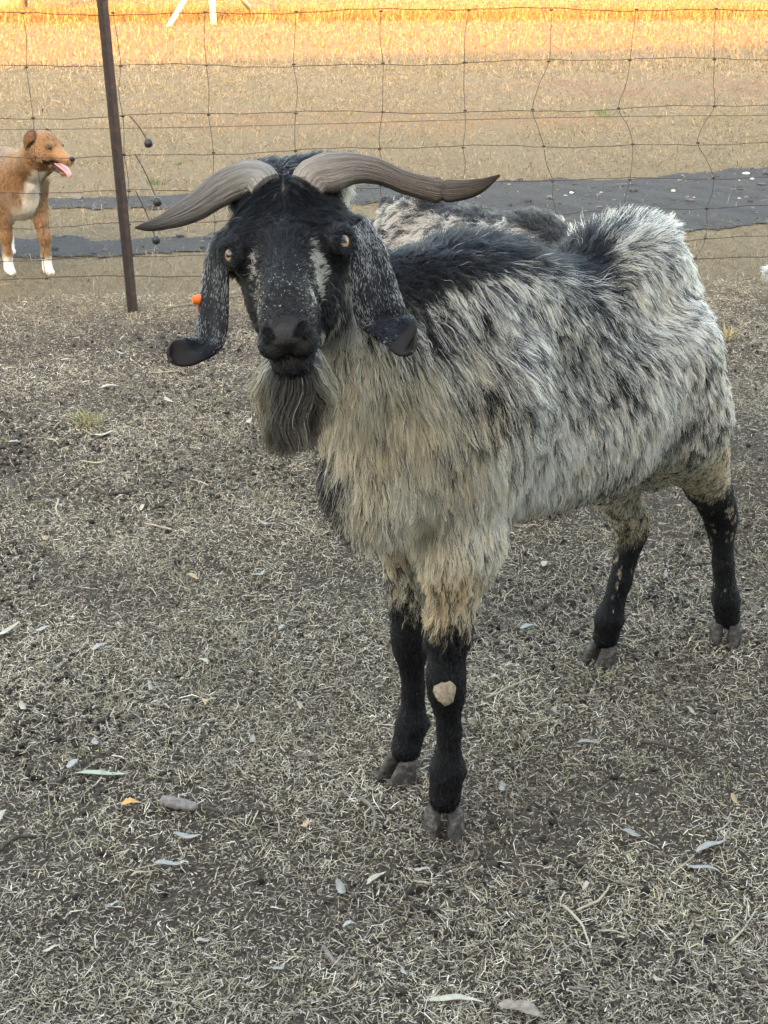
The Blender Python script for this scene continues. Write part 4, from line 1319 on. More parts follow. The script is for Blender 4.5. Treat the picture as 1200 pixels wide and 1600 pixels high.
def dog_coat(P, N, noise_=0.0):
    n = len(P); q_ = (P - HD) @ DA.T
    c = np.tile(np.array((.190, .108, .056)), (n, 1)) * (1 + .25 * vnoise(P, 14, 101)[:, None] + .30 * rng.normal(0, 1, (n, 1)) * noise_)
    back = sstep(.40, .45, P[:, 2])[:, None] * sstep(.02, -.06, P[:, 0])[:, None]
    c = c * (1 - .55 * back) + np.array((.12, .075, .062)) * .55 * back
    side = sstep(-.10, -.22, P[:, 0])[:, None]; c = c * (1 - .35 * side) + np.array((.15, .09, .07)) * .35 * side
    isH = (np.linalg.norm(q_ * np.array((.75, 1, 1)), axis=1) < .10) & (q_[:, 0] > -.05)
    ruff = np.exp(-((q_[:, 0] + .045) / .03) ** 2 - ((q_[:, 2] + .03) / .06) ** 2)[:, None]
    c = c * (1 - .6 * ruff) + np.array((.065, .03, .016)) * .6 * ruff
    muzz = sstep(.04, .075, q_[:, 0])[:, None] * isH[:, None]
    c = c * (1 - .5 * muzz) + np.array((.36, .21, .11)) * .5 * muzz
    # white bib and socks
    bib = sstep(.020, .045, P[:, 0] + .5 * (P[:, 2] - .30) * (P[:, 2] > .3) - .02 * np.abs(P[:, 1] / .05)) * sstep(.22, .26, P[:, 2]) * sstep(.46, .41, P[:, 2]) * sstep(.050, .028, np.abs(P[:, 1] - .012) - .10 * (.30 - P[:, 2])) * (~isH)
    und = sstep(-.2, -.7, N[:, 2]) * sstep(.17, .22, P[:, 2]) * (P[:, 2] < .36) * (~isH)
    w = np.maximum(bib, .8 * und)
    w = np.maximum(w, sstep(.095, .05, P[:, 2] + .015 * vnoise(P, 30, 103)))[:, None]
    c = c * (1 - w) + np.array((.60, .57, .52)) * w
    for s_ in (-1, 1):
        ep = np.exp(-((q_[:, 0] - .044) / .014) ** 2 - ((q_[:, 1] - s_ * .034) / .016) ** 2 - ((q_[:, 2] - .012) / .010) ** 2)[:, None]
        c = c * (1 - .85 * ep) + np.array((.03, .018, .012)) * .85 * ep
    lip = (isH & (q_[:, 0] > .03) & (np.abs(q_[:, 2] + .046) < .010))[:, None]
    c = np.where(lip, np.array((.02, .016, .015)), c)
    jaw = (isH & (q_[:, 0] > .05) & (q_[:, 2] < -.056))[:, None]
    c = np.where(jaw, np.array((.05, .035, .03)), c)
    return np.clip(c, .006, .9)
link('body', np_mesh('dog_body', v, q, attr_mat('dog_skin', .75, .2), True, dog_coat(v, vn)), dog)
P, N = sample_surface(v, q, vn, 60000)
cm = comb_dir(P, N); cm[:, 0] -= .5
q_ = (P - HD) @ DA.T
isH = (np.linalg.norm(q_, axis=1) < .12)
cm[isH] = -hf
L = np.where(isH, .006, .015) * np.where(P[:, 2] < .2, .5, 1) * rng.uniform(.6, 1.2, len(P))
pts, cid, CP = grow(P, N, nrm(cm), L, .17, 2600, .55, .05, .002, 3)
hair_object('coat', [(pts, dog_coat(P, N, 1.0), np.full(len(P), .00060), .35)], fur, dog)
# nose, eyes, tongue, ears
def blob(name, c, r, axes, mat, parent, seg=14):
    bm = bmesh.new(); bmesh.ops.create_uvsphere(bm, u_segments=seg, v_segments=10, radius=1)
    Mx = np.array(axes).T
    for vv in bm.verts:
        vv.co = Vector(np.array(c) + Mx @ (np.array(vv.co) * np.array(r)))
    me = bpy.data.meshes.new(name); bm.to_mesh(me); bm.free(); me.materials.append(mat)
    me.polygons.foreach_set('use_smooth', np.ones(len(me.polygons), bool))
    return link(name, me, parent)
m_nose = plain_mat('wet_black_nose', (.015, .014, .015), .3, .5)
blob('nose', D_(.128, 0, -.012), (.011, .013, .011), DA, m_nose, dog)
for s in (-1, 1):
    blob('eye', D_(.046, s * .034, .013), (.009, .007, .0075), DA, m_eye2, dog)
m_tongue = plain_mat('pink_tongue', (.58, .24, .27), .4, .4)
V, Fc = tube(spline([D_(.035, 0, -.045), D_(.075, 0, -.052), D_(.105, .004, -.064), D_(.120, .008, -.088)], 10), [.011, .013, .015, .016, .017, .018, .018, .017, .014, .006], 12, True, None, .28)
link('tongue', mixed_mesh('tongue', V, Fc, m_tongue), dog)
m_dear = plain_mat('brown_ear', (.095, .048, .026), .95, .15, 120, .4)
for s in (-1, 1):                                # half-pricked ear: rises, then folds back and down
    c_ = spline([D_(-.016, s * .038, .038), D_(-.028, s * .054, .036), D_(-.038, s * .062, .020), D_(-.042, s * .064, .002), D_(-.043, s * .064, -.014)], 14)
    wv = list(np.interp(np.linspace(0, 1, 14), [0, .25, .55, 1], [.020, .026, .020, .003]))
    V, Fc = [], []
    tn = nrm(np.gradient(c_, axis=0)); out_ = nrm(s * hs + .4 * hu)
    for i in range(14):
        ac = nrm(np.cross(tn[i], out_)); nn = nrm(np.cross(ac, tn[i]))
        for k, (x_, y_) in enumerate(((-1, 0), (-.5, .25), (0, .34), (.5, .25), (1, 0), (.5, .08), (0, .14), (-.5, .08))):
            V.append(c_[i] + ac * wv[i] * x_ + nn * wv[i] * y_)
    Fc = [(i * 8 + k, i * 8 + (k + 1) % 8, (i + 1) * 8 + (k + 1) % 8, (i + 1) * 8 + k) for i in range(13) for k in range(8)] + [tuple(range(8))[::-1], tuple(13 * 8 + k for k in range(8))]
    link('ear', mixed_mesh('ear', V, Fc, m_dear), dog)
# ------------------------------------------------------------------ wire fence
rust = plain_mat('rusty_wire', (.040, .028, .024), .7, .3, 90, .5)
m_post, nt, out = new_mat('rusty_steel_picket')
n1 = noise_tex(nt, 35, 6, .7, coords(nt)); n2 = noise_tex(nt, 190, 4, .6, coords(nt))
c = ramp(nt, n1, [(.3, (.012, .010, .011)), (.55, (.030, .023, .022)), (.75, (.07, .042, .034))])
principled(nt, out, c, .75, .35, n2, .6, .003)
fence = empty('wire_fence', (0, 5.2, 0), math.atan(0.15))
tag(fence, 'rusty woven wire stock fence with leaning steel picket', 'fence')
WH = [.126, .200, .311, .426, .554, .683, .848, 1.021]
def flx(x):
    """fence coordinate of world x"""
    return x / math.cos(math.atan(.15))
def fz(x): return float(hgt(x, FENCE_Y(x)))
XS0, XS1 = -4.4, 4.6
for r, hgt_ in enumerate(WH):
    xs = np.arange(XS0, XS1, 0.075)
    ph = r * 1.9
    pts = np.stack([xs, .006 * np.sin(xs * 5 + ph) + .004 * np.sin(xs * 13 + ph * 2), hgt_ + .006 * np.sin(xs * 3.1 + ph) + .004 * np.sin(xs * 10.4 + ph * 3) + .0025 * np.cos(xs * 41.9) ], 1)
    V, Fc = tube(pts, .00125 if 0 < r < 7 else .0015, 5)
    link('line_wire', mixed_mesh('line_wire', V, Fc, rust), fence)
px_st = -1.222                                     # stays every 30 cm, one just right of the picket
stx = [flx((62 - 600) / 447) + .302 * k for k in range(-9, 20)]
for k, x in enumerate(stx):
    sway = [0.0] * 9
    if k == 15: sway = [0, .02, .045, .03, -.012, -.060, 0, 0, 0]
    if k == 16: sway = [0, .0, .01, .02, .03, -.03, 0, .01, 0]
    if k == 17: sway = [0, .03, .035, .045, -.025, .02, .004, 0, 0]
    if k == 18: sway = [0, -.015, .01, .04, .0, -.04, .01, 0, 0]
    pts = []
    rr = random.Random(k)
    for j, z in enumerate(WH):
        pts.append((x + sway[j] + rr.uniform(-.007, .007), rr.uniform(-.003, .003) + .004, z))
        if j < 7:
            zm = (z + WH[j + 1]) / 2
            pts.append((x + (sway[j] + sway[j + 1]) / 2 + rr.uniform(-.008, .008), .004 + rr.uniform(-.004, .004), zm))
    P_ = spline(pts, 44)
    V, Fc = tube(P_, .00115, 5)
    for j, z in enumerate(WH):                   # wrapped knots
        kx_ = pts[2 * j][0]
        v2, f2 = tube([(kx_ - .006, .003, z), (kx_ + .006, .003, z)], .0033, 6)
        f2 = [tuple(i + len(V) for i in ff) for ff in f2]; V = list(V) + v2; Fc = Fc + f2
    link('stay_wire', mixed_mesh('stay_wire', V, Fc, rust), fence)
# star picket: three-finned steel post, leaning
def picket(x, lean, top):
    prof = []
    for k in range(3):
        a0 = math.pi / 2 + k * 2.0944
        for da, r in ((-.15, .020), (.15, .020), (1.0472, .005)):
            prof.append((r * math.cos(a0 + da), r * math.sin(a0 + da)))
    V, Fc = [], []
    zs = np.linspace(-.02, top, 12)
    for z in zs:
        for px, py in prof: V.append((x + lean * z + px, -.022 + py, z))
    n = len(prof)
    for i in range(len(zs) - 1):
        for k in range(n): Fc.append((i * n + k, i * n + (k + 1) % n, (i + 1) * n + (k + 1) % n, (i + 1) * n + k))
    Fc.append(tuple(range(n))[::-1]); Fc.append(tuple((len(zs) - 1) * n + k for k in range(n)))
    return link('post', mixed_mesh('post', V, Fc, m_post, False), fence)
def fence_at(px, py):
    """fence coordinates of a picture point on the fence plane"""
    d = np.array(((px - 600), FPX * CT + (800 - py) * ST, -FPX * ST + (800 - py) * CT))
    t = 5.2 / (d[1] - .15 * d[0]); w = np.array((0, 0, CAM_H)) + d * t
    return flx(w[0]), w[2]
pb, zb = fence_at(208, 487); pt, zt = fence_at(160, 0)
print('picket', pb, zb, pt, zt)
picket(pb, (pt - pb) / (zt - zb), 1.30)
picket(pb + 5.6, -.01, 1.28)
picket(pb - 3.4 + .6, .02, 1.28)
# stand-off arms with black ring insulators and the slack white poly line they carry
m_ins = plain_mat('black_insulator', (.012, .013, .013), .5, .4)
m_poly = plain_mat('white_poly_line', (.26, .26, .26), .7, .2)
ins = []
for (ax, ay), (bx, by) in (((203, 181), (232, 222)), ((211, 240), (246, 313)), ((212, 298), (244, 372))):
    a0 = fence_at(ax, ay); b0 = fence_at(bx, by)
    p0 = np.array((a0[0], -.004, a0[1])); p1 = np.array((b0[0], -.05, b0[1] + .004))
    V, Fc = tube(spline([p0, (p0 + p1) / 2 + np.array((.004, .005, .002)), p1], 10), .0022, 6)
    arm = link('standoff_arm', mixed_mesh('standoff_arm', V, Fc, rust), fence)
    V, Fc = tube([p1 + np.array((0, 0, -.016)), p1 + np.array((0, 0, -.011)), p1 + np.array((0, 0, 0)), p1 + np.array((0, 0, .009)), p1 + np.array((0, 0, .014))], [.007, .0135, .0150, .0125, .006], 12)
    link('insulator', mixed_mesh('insulator', V, Fc, m_ins), arm)
    ins.append(p1)
b_ = fence_at(222, 470)
V, Fc = tube(spline([ins[0] + np.array((.0, -.003, .0)), (ins[0] + ins[1]) / 2 + np.array((-.045, 0, -.01)), ins[1] + np.array((.0, -.003, 0)), ins[2] + np.array((0, -.003, 0)), np.array((b_[0], -.03, .0))], 40), .0009, 5)
link('poly_line', mixed_mesh('poly_line', V, Fc, m_poly), fence)
xs = np.arange(XS0, XS1, .2)
V, Fc = tube(np.stack([xs, np.full(len(xs), .16), .63 + .006 * np.sin(xs * 2)], 1), .0010, 4)
link('offset_wire', mixed_mesh('offset_wire', V, Fc, rust), fence)

# ------------------------------------------------------------------ fallen leaves, twigs and bark, each where it lies
def leaf_mesh(L, W, bend, curl, seed):
    r = random.Random(seed)
    n = 11; V = []
    for i in range(n):
        t = i / (n - 1)
        w = W * (math.sin(math.pi * min(1, t * 1.02) ** .8) ** .9) * .5 + .0004
        x = (t - .5) * L; y = bend * L * math.sin(math.pi * t) + r.uniform(-.0008, .0008)
        z = curl * L * (2 * t - 1) ** 2 + .003 * math.sin(5 * t + seed)
        fold = w * .45
        V += [(x, y - w, z + fold), (x, y, z), (x, y + w, z + fold * r.uniform(.4, 1.2))]
    Fc = []
    for i in range(n - 1):
        for k in (0, 1):
            Fc.append((3 * i + k, 3 * i + 3 + k, 3 * i + 4 + k, 3 * i + 1 + k))
    # thin underside
    m_ = len(V); V2 = [(x, y, z - .0006) for x, y, z in V]
    Fc += [tuple(i + m_ for i in f[::-1]) for f in Fc]
    edge = [3 * i for i in range(n)] + [3 * i + 2 for i in range(n)][::-1]
    for a, b in zip(edge, edge[1:] + edge[:1]): Fc.append((a, a + m_, b + m_, b))
    return V + V2, Fc
def leaf_mat(name, colr):
    m, nt, out = new_mat(name)
    n1 = noise_tex(nt, 45, 5, .65, coords(nt)); n2 = noise_tex(nt, 260, 3, .6, coords(nt))
    c = ramp(nt, n1, [(.25, tuple(x * .55 for x in colr)), (.5, colr), (.8, tuple(min(.9, x * 1.15) for x in colr))])
    principled(nt, out, c, .8, .12, n2, .6, .0015)
    return m
LM = {'silver': leaf_mat('silver_leaf', (.36, .345, .31)), 'pale': leaf_mat('pale_green_leaf', (.36, .385, .27)), 'cream': leaf_mat('cream_leaf', (.45, .40, .31)),
      'tan': leaf_mat('tan_leaf', (.46, .33, .20)), 'orange': leaf_mat('orange_leaf', (.62, .33, .12)), 'grey': leaf_mat('grey_leaf', (.34, .32, .29))}
def leaf(px, py, Lpx, Wpx, ang, mat, label, bend=.05, curl=.10, group=None, tilt=0.0):
    p = GP(px, py); sc = 1 / ((py + 87) / 1.33)
    V, Fc = leaf_mesh(Lpx * sc * 1.15, Wpx * sc * 1.05, bend, curl, px * 7 + py)
    o = link('fallen_leaf', mixed_mesh('fallen_leaf', V, Fc, LM[mat]))
    o.location = (p[0], p[1], float(hgt(p[0], p[1])) + .011)
    # lying directions are given in the picture; undo the foreshortening of the ground
    a = math.atan2(math.sin(math.radians(ang)) * 2.0, math.cos(math.radians(ang)))
    o.rotation_euler = (tilt, random.Random(px).uniform(-.15, .15), a)
    return tag(o, label, 'leaf', group)
leaf(160, 1225, 74, 11, -4, 'pale', 'long pale green curved leaf near the left edge beside an orange leaf', .10, .04)
leaf(115, 1204, 26, 11, 48, 'silver', 'small silver leaf just above the long pale green leaf', 0, .1)
leaf(150, 1171, 20, 10, -50, 'silver', 'upper small silvery leaf left of the twig and bark', 0, .1)
leaf(205, 1272, 24, 15, 5, 'orange', 'broad orange leaf left of the grey bark piece', 0, .12)
leaf(293, 1319, 38, 10, -4, 'grey', 'flat grey leaf below the ridged bark piece', 0, .05)
leaf(266, 1362, 44, 13, 14, 'silver', 'curled silver leaf with long tan stalk at lower left', .08, .12)
leaf(222, 1374, 34, 5, 20, 'tan', 'tan strip of dry leaf beside the curled silver leaf', .05, .05)
leaf(176, 1423, 22, 8, -4, 'silver', 'pale oval leaf low in the left corner', 0, .1)
leaf(530, 1394, 30, 12, -62, 'silver', 'white twisted leaf below and left of the front hoof', .12, .2)
leaf(588, 1381, 42, 9, 33, 'cream', 'slim white leaf on the ground below the front hoofs', .05, .1)
leaf(660, 1372, 25, 8, -12, 'silver', 'short pale leaf below the nearest front hoof', 0, .1)
leaf(545, 1449, 17, 8, 5, 'silver', 'tiny round pale leaf near the bottom centre', 0, .1)
leaf(710, 1575, 82, 12, -4, 'cream', 'long cream leaf at the bottom edge of the picture', .06, .02)
leaf(920, 1169, 34, 8, 8, 'grey', 'grey leaf on bare litter right of the front leg', 0, .06)
leaf(986, 1317, 26, 11, -14, 'grey', 'folded grey leaf at the right with a drooping tip', .05, .1)
leaf(1110, 1334, 56, 12, 18, 'grey', 'upper of two crossed grey leaves at the right edge', .05, .08)
leaf(1098, 1366, 44, 9, -16, 'grey', 'lower of two crossed grey leaves at the right edge', .1, .08)
leaf(145, 733, 38, 10, 18, 'tan', 'tan rolled leaf on the left in the middle distance', .05, .08)
leaf(172, 611, 24, 12, 10, 'cream', 'broad cream leaf near the small green tuft on the left', 0, .08)
leaf(163, 684, 30, 8, 18, 'cream', 'cream leaf between the tuft and the tan rolled leaf', .05, .08)
leaf(418, 828, 26, 9, -18, 'silver', 'white leaf left of the goat chest', .05, .1)
leaf(14, 992, 40, 10, 28, 'cream', 'long cream leaf at the left edge halfway down', .05, .06)
leaf(156, 1024, 26, 9, 30, 'silver', 'pale crumpled leaf left of centre halfway down', .1, .2)
leaf(318, 1040, 22, 7, -30, 'cream', 'small curled cream leaf left of the front legs', .15, .2)
leaf(824, 985, 24, 9, 14, 'silver', 'white leaf between the front and hind legs', 0, .1)
leaf(68, 992, 20, 9, 18, 'silver', 'blue grey leaf fragment near the left edge', 0, .12)
leaf(395, 1165, 16, 8, 80, 'silver', 'bluish leaf scrap left of the rear front hoof', 0, .1)
leaf(5, 1283, 26, 8, 78, 'cream', 'narrow white leaf standing at the left edge', .05, .1)
GL = 'leaves scattered over the pen'
_seen = set()
def place_words(px, py):
    row = 'far back in the pen' if py < 640 else 'in the upper pen' if py < 780 else 'above the middle of the pen' if py < 950 else 'level with the front knees' if py < 1130 else 'level with the front hoofs' if py < 1320 else 'in the lower pen' if py < 1460 else 'near the bottom edge'
    colm = 'at the far left' if px < 130 else 'well left of the goat' if px < 300 else 'just left of the goat' if px < 520 else 'under or before the goat' if px < 760 else 'right of the front legs' if px < 960 else 'at the far right'
    return row + ', ' + colm
def unique(text):
    if text in _seen: return None
    _seen.add(text); return text
rl = random.Random(3)
spots = [(30, 690), (92, 560), (225, 790), (255, 640), (300, 900), (350, 740), (60, 850), (390, 905), (440, 980), (330, 1110), (480, 1120), (40, 1110), (250, 1090), (860, 900), (1040, 900), (1075, 1120),
         (860, 1120), (790, 1240), (1150, 1260), (900, 1390), (1020, 1540), (430, 1530), (90, 1500), (330, 1470), (620, 1520), (820, 1330), (1140, 1090), (1060, 790), (470, 1290), (380, 660), (200, 560), (60, 620)]
CW = {'silver': 'silver grey', 'cream': 'cream', 'tan': 'tan', 'grey': 'dull grey'}
for px, py in spots:
    px += rl.randint(-14, 14); py += rl.randint(-10, 10); k_ = rl.choice(['silver', 'cream', 'cream', 'tan', 'grey'])
    lb = unique('small ' + CW[k_] + ' leaf ' + place_words(px, py))
    if lb is None: continue
    leaf(px, py, rl.uniform(15, 26), rl.uniform(5, 9), rl.uniform(-80, 80), k_, lb, rl.uniform(-.1, .15), rl.uniform(.04, .2), GL)
m_twig = plain_mat('grey_twig', (.17, .145, .12), .85, .2, 70, .5, .8, .002)
m_twigd = plain_mat('dark_twig', (.075, .058, .045), .85, .2, 70, .5, .8, .002)
m_straw = plain_mat('bleached_stalk', (.40, .34, .245), .75, .2, 60, .25)
m_redt = plain_mat('red_brown_stick', (.16, .075, .05), .8, .2, 50, .4, .6, .002)
def twig(pix, rpx, mat, label, cat='twig', name='twig', group=None, lift=.006, taper=.6):
    s = 1 / ((pix[0][1] + 87) / 1.33)
    p = [GP(*q) for q in pix]
    r0 = rpx * s * .5
    o0 = p[0].copy()
    rr = random.Random(int(pix[0][0]) + int(pix[0][1]))
    pts = [(q[0] - o0[0], q[1] - o0[1], float(hgt(q[0], q[1])) + r0 * .8 + lift + rr.uniform(-.002, .004)) for q in p]
    sp_ = spline(pts, 6 * len(pts))
    sp_ += np.array([[rr.uniform(-1, 1) * r0 * .35 for _ in range(3)] for _ in sp_])
    V, Fc = tube(sp_, list(np.linspace(r0, r0 * taper, len(sp_)) * np.array([rr.uniform(.85, 1.15) for _ in sp_])), 7)
    o = link(name, mixed_mesh(name, V, Fc, mat)); o.location = (o0[0], o0[1], 0)
    return tag(o, label, cat, group)
twig([(560, 1252), (578, 1264), (586, 1282), (582, 1312)], 7, m_twig, 'bent grey twig left of the front hoofs')
twig([(318, 1273), (360, 1276), (400, 1272), (438, 1278)], 6, m_twigd, 'straight dark twig lying against the ridged bark piece')
twig([(1000, 1160), (1040, 1170), (1092, 1188)], 6, m_twigd, 'brown twig on the ground at the right')
twig([(760, 1105), (800, 1078), (838, 1062)], 4, m_straw, 'bleached straw stalk beside the front knee')
twig([(880, 1425), (905, 1450), (922, 1490)], 5, m_straw, 'forked pale stalk at lower right beside a dark hollow')
twig([(900, 1432), (935, 1420), (952, 1398)], 5, m_straw, 'pale stalk rising to the right of the dark hollow')
twig([(1140, 1480), (1160, 1455), (1180, 1425)], 4, m_straw, 'pale straight stalk near the lower right edge')
twig([(1158, 1520), (1172, 1532), (1196, 1545)], 9, m_twigd, 'dark thick stick end in the lower right corner')
twig([(505, 1490), (520, 1510), (536, 1524)], 8, m_twig, 'stubby grey stick near the bottom centre')
twig([(150, 773), (170, 778), (210, 775)], 6, m_twigd, 'short dark stick in the left middle distance')
twig([(262, 487), (320, 476), (374, 466)], 4, m_twig, 'thin brown stick on the ground behind the ear')
twig([(0, 1340), (30, 1322), (56, 1318)], 8, m_twigd, 'dark stick at the left edge below the leaves')
twig([(1046, 1566), (1070, 1576), (1100, 1582)], 6, m_twigd, 'dark twig at the bottom right')
twig([(888, 1552), (912, 1556), (938, 1560)], 6, m_twig, 'grey twig right of the long cream leaf')
twig([(1048, 1374), (1064, 1358), (1084, 1344)], 3, m_straw, 'thin stalk of the crossed grey leaves')
GS = 'loose straw stalks on the pen floor'
for k in range(34):
    px, py = rl.uniform(10, 1190), rl.uniform(560, 1580)
    if 400 < px < 1130 and py < 860: continue
    a = rl.uniform(0, 6.28); L = rl.uniform(22, 55)
    m_ = rl.choice([m_straw, m_straw, m_twig])
    lb = unique('thin ' + ('bleached' if m_ is m_straw else 'grey') + ' stalk lying ' + place_words(px, py))
    if lb is None: continue
    twig([(px, py), (px + L * .5 * math.cos(a) + rl.uniform(-5, 5), py + L * .25 * math.sin(a)), (px + L * math.cos(a), py + L * .5 * math.sin(a))], rl.uniform(2, 3.4), m_, lb, 'stalk', 'straw_stalk', GS)
# ridged bark piece
p = GP(280, 1270); V, Fc = [], []
for i in range(21):
    t = i / 20
    for k in range(10):
        a = 2 * math.pi * k / 10
        r = (.0095 + .0016 * math.sin(t * 3.1) - (.0015 if i % 4 == 0 else 0)) * (1 - .35 * t ** 4) * (1 + .08 * math.sin(3 * a + i))
        if i in (0, 20): r *= .55
        V.append(((t - .5) * .060, r * math.cos(a), r * .85 * math.sin(a)))
Fc = [(i * 10 + k, i * 10 + (k + 1) % 10, (i + 1) * 10 + (k + 1) % 10, (i + 1) * 10 + k) for i in range(20) for k in range(10)] + [tuple(range(10))[::-1], tuple(200 + k for k in range(10))]
o = link('bark_piece', mixed_mesh('bark_piece', V, Fc, plain_mat('grey_bark', (.20, .175, .16), .9, .15, 120, .5, .8, .003)))
o.location = (p[0], p[1], .016); o.rotation_euler = (0, .05, -.25)
tag(o, 'ridged grey bark piece beside a dark twig at lower left', 'bark')
p = GP(815, 1592); V, Fc = leaf_mesh(.062, .020, .04, .03, 5)
V = [(x, y * (1 + .25 * math.sin(x * 160)), z) for x, y, z in V]
o = link('bark_chip', mixed_mesh('bark_chip', V, Fc, plain_mat('tan_bark', (.26, .21, .165), .95, .08, 90, .5, .8, .002))); o.location = (p[0], p[1], .012); o.rotation_euler = (.1, .1, -.3)
tag(o, 'flat tan bark chip at the bottom edge', 'bark')

# ------------------------------------------------------------------ green tufts
tuft_mat = attr_mat('living_grass', .6, .3, .25)
def tuft(px, py, hpx, wpx, cols, label, group=None, nb=46):
    p = GP(px, py); s = 1 / ((py + 87) / 1.33)
    n = nb
    xy = np.clip(rng.normal(0, wpx * s * .30, (n, 2)), -wpx * s * .5, wpx * s * .5)
    az = np.arctan2(xy[:, 1], xy[:, 0]) + rng.normal(0, .6, n)
    c = palette(n, cols, [1] * len(cols), .2)
    L = hpx * s * rng.uniform(.6, 1.2, n)
    V, T, C = blades(xy + p[:2], L, np.maximum(.0022, L * .05) * rng.uniform(.8, 1.3, n), az, rng.uniform(.7, 1.45, n), rng.normal(.5, .3, n), np.zeros(n), np.array(c), rng.normal(0, .3, n))
    V = V - np.array((p[0], p[1], 0))
    o = link('grass_tuft', np_mesh('grass_tuft', V, T, tuft_mat, False, C)); o.location = (p[0], p[1], 0)
    return tag(o, label, 'grass tuft', group)
GRN = [(.07, .15, .035), (.10, .19, .05), (.14, .20, .07)]
YEL = [(.40, .36, .14), (.25, .28, .09), (.50, .42, .20)]
tuft(140, 662, 34, 34, YEL, 'yellow green grass tuft on the left side of the pen', None, 60)
tuft(1136, 530, 28, 26, [(.52, .42, .22), (.42, .33, .17)], 'straw coloured tuft right of the goat rump', None, 50)
tuft(944, 181, 16, 26, GRN, 'bright green tuft in the pasture, largest right of centre', None, 60)
tuft(243, 290, 14, 30, GRN, 'green weed beside the black insulators left of centre', None, 60)
GG = 'green tufts in the pasture'
for px, py, w_ in ((1030, 184, 'left of a pair near the right edge'), (1085, 196, 'middle one of three near the right edge'), (1134, 190, 'rightmost beside the fence wires'), (1128, 234, 'closest to the driveway on the right'), (760, 250, 'just above the right horn tip'),
                   (280, 257, 'above the left horn'), (100, 172, 'above the dog head'), (44, 160, 'left of the one above the dog head'), (240, 135, 'just right of the picket, high up'), (480, 165, 'above the goat forehead'), (545, 180, 'right of the one above the forehead'),
                   (815, 115, 'near the shadow edge right of centre'), (690, 122, 'near the shadow edge at the centre'), (880, 202, 'below the largest bright tuft'), (660, 228, 'above the middle of the right horn'), (150, 142, 'just left of the picket, high up')):
    tuft(px, py, rl.uniform(5, 9), rl.uniform(12, 26), GRN + [(.2, .22, .09)], 'small green pasture tuft ' + w_, GG, 26)

# ------------------------------------------------------------------ far paddock: braced post, mound, stones, tree
m_pole = plain_mat('cream_painted_pole', (.62, .56, .42), .7, .3, 8, .2)
bp = GP(334, 38); br = empty('braced_post', (bp[0], bp[1], 0))
tag(br, 'cream post with two slanting braces in the sunlit paddock', 'post')
V, Fc = tube([(0, 0, -.05), (-.03, 0, 1.25)], .055, 10); link('post', mixed_mesh('post', V, Fc, m_pole), br)
q1 = GP(262, 41) - bp; q2 = GP(404, 29) - bp
for q_ in (q1, q2):
    V, Fc = tube([(q_[0], q_[1], -.03), (-.02, 0, 1.05)], .042, 8); link('brace', mixed_mesh('brace', V, Fc, m_pole), br)
def mound(name, px, py, rx, ry, rz, colr, label, cat, seed=1, group=None):
    p = GP(px, py)
    bm = bmesh.new(); bmesh.ops.create_icosphere(bm, subdivisions=4, radius=1)
    for v_ in bm.verts:
        d_ = v_.co.copy(); k = 1 + .22 * noise.fractal(d_ * 1.6 + Vector((seed, 0, 0)), .8, 2, 4)
        v_.co = Vector((d_.x * rx * k, d_.y * ry * k, d_.z * rz * k))
    me = bpy.data.meshes.new(name); bm.to_mesh(me); bm.free(); me.materials.append(plain_mat(name + '_stone', colr, .9, .2, 9, .45, .8, .02))
    me.polygons.foreach_set('use_smooth', np.ones(len(me.polygons), bool))
    o = link(name, me); o.location = (p[0], p[1], float(hgt(p[0], p[1])) + rz * .25)
    return tag(o, label, cat, group)
mound('boulder', 405, 24, .34, .3, .20, (.085, .07, .06), 'dark rounded boulder right of the braced post', 'boulder', 2)
mound('boulder', 612, 5, .24, .2, .13, (.12, .07, .06), 'small reddish boulder at the top centre edge', 'boulder', 5)
mound('stone', 1166, 272, .022, .016, .010, (.70, .69, .66), 'flat white stone at the far edge of the driveway', 'stone', 7)
mound('stone', 1175, 280, .011, .011, .011, (.72, .72, .70), 'small round white stone nearer than the flat white stone', 'stone', 8)
mound('stone', 893, 302, .012, .010, .009, (.66, .66, .64), 'white pebble on the driveway behind the goat back', 'stone', 9)
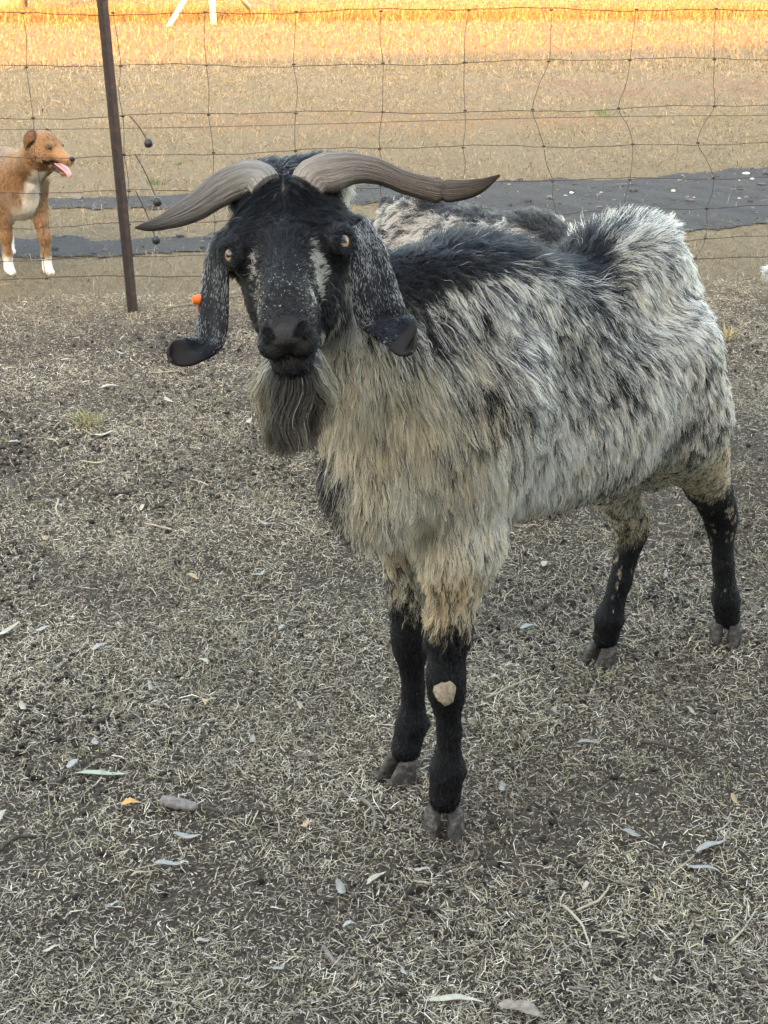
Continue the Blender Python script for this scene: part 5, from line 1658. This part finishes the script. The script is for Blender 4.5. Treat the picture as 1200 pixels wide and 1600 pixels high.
# gum tree whose trunk foot shows in the top left corner
tp = GP(12, 26)
tree = empty('gum_tree', (tp[0], tp[1], float(hgt(tp[0], tp[1])))); tag(tree, 'gum tree with brown trunk foot in the top left corner', 'tree')
m_bark = plain_mat('gum_bark', (.17, .115, .085), .9, .15, 6, .5, .9, .03)
def trunk_pts(b, tip, n=9, wob=.15):
    b, tip = np.array(b, float), np.array(tip, float)
    return np.array([b + (tip - b) * t + (rng.normal(0, wob, 3) * np.array((1, 1, .3)) * math.sin(math.pi * t)) for t in np.linspace(0, 1, n)])
tpts = trunk_pts((0, 0, -.1), (.4, .2, 6.5)); V, Fc = tube(tpts, [.36, .27, .24, .22, .20, .17, .14, .11, .07], 12)
tr_ = link('trunk', mixed_mesh('trunk', V, Fc, m_bark), tree)
tips = []
for k in range(11):
    b = tpts[3 + k % 5]; a = k * 2.4
    tip = b + np.array((math.cos(a) * rng.uniform(1.2, 2.4), math.sin(a) * rng.uniform(1.2, 2.4), rng.uniform(.9, 2.4)))
    V, Fc = tube(trunk_pts(b, tip, 6, .12), [.075, .06, .05, .04, .028, .012], 7); link('branch', mixed_mesh('branch', V, Fc, m_bark), tr_)
    tips += [tip, (b + 2 * tip) / 3]
tips = np.array(tips)
n = 9000
c_ = tips[rng.integers(0, len(tips), n)] + rng.normal(0, .48, (n, 3))
dirs = nrm(rng.normal(0, 1, (n, 3)) + np.array((0, 0, -.9))); wv_ = nrm(np.cross(dirs, rng.normal(0, 1, (n, 3))))
L = rng.uniform(.10, .18, n)[:, None]; W = L * .16
Vv = np.stack([c_, c_ + dirs * L * .5 - wv_ * W, c_ + dirs * L, c_ + dirs * L * .5 + wv_ * W], 1).reshape(-1, 3)
Ff = np.arange(n * 4).reshape(n, 4)
cl = np.repeat(palette(n, [(.06, .085, .035), (.085, .105, .05), (.045, .065, .03)], [1, 1, 1], .25), 4, 0)
link('crown', np_mesh('crown', Vv, Ff, attr_mat('gum_leaf', .55, .35, .2), False, cl), tree)
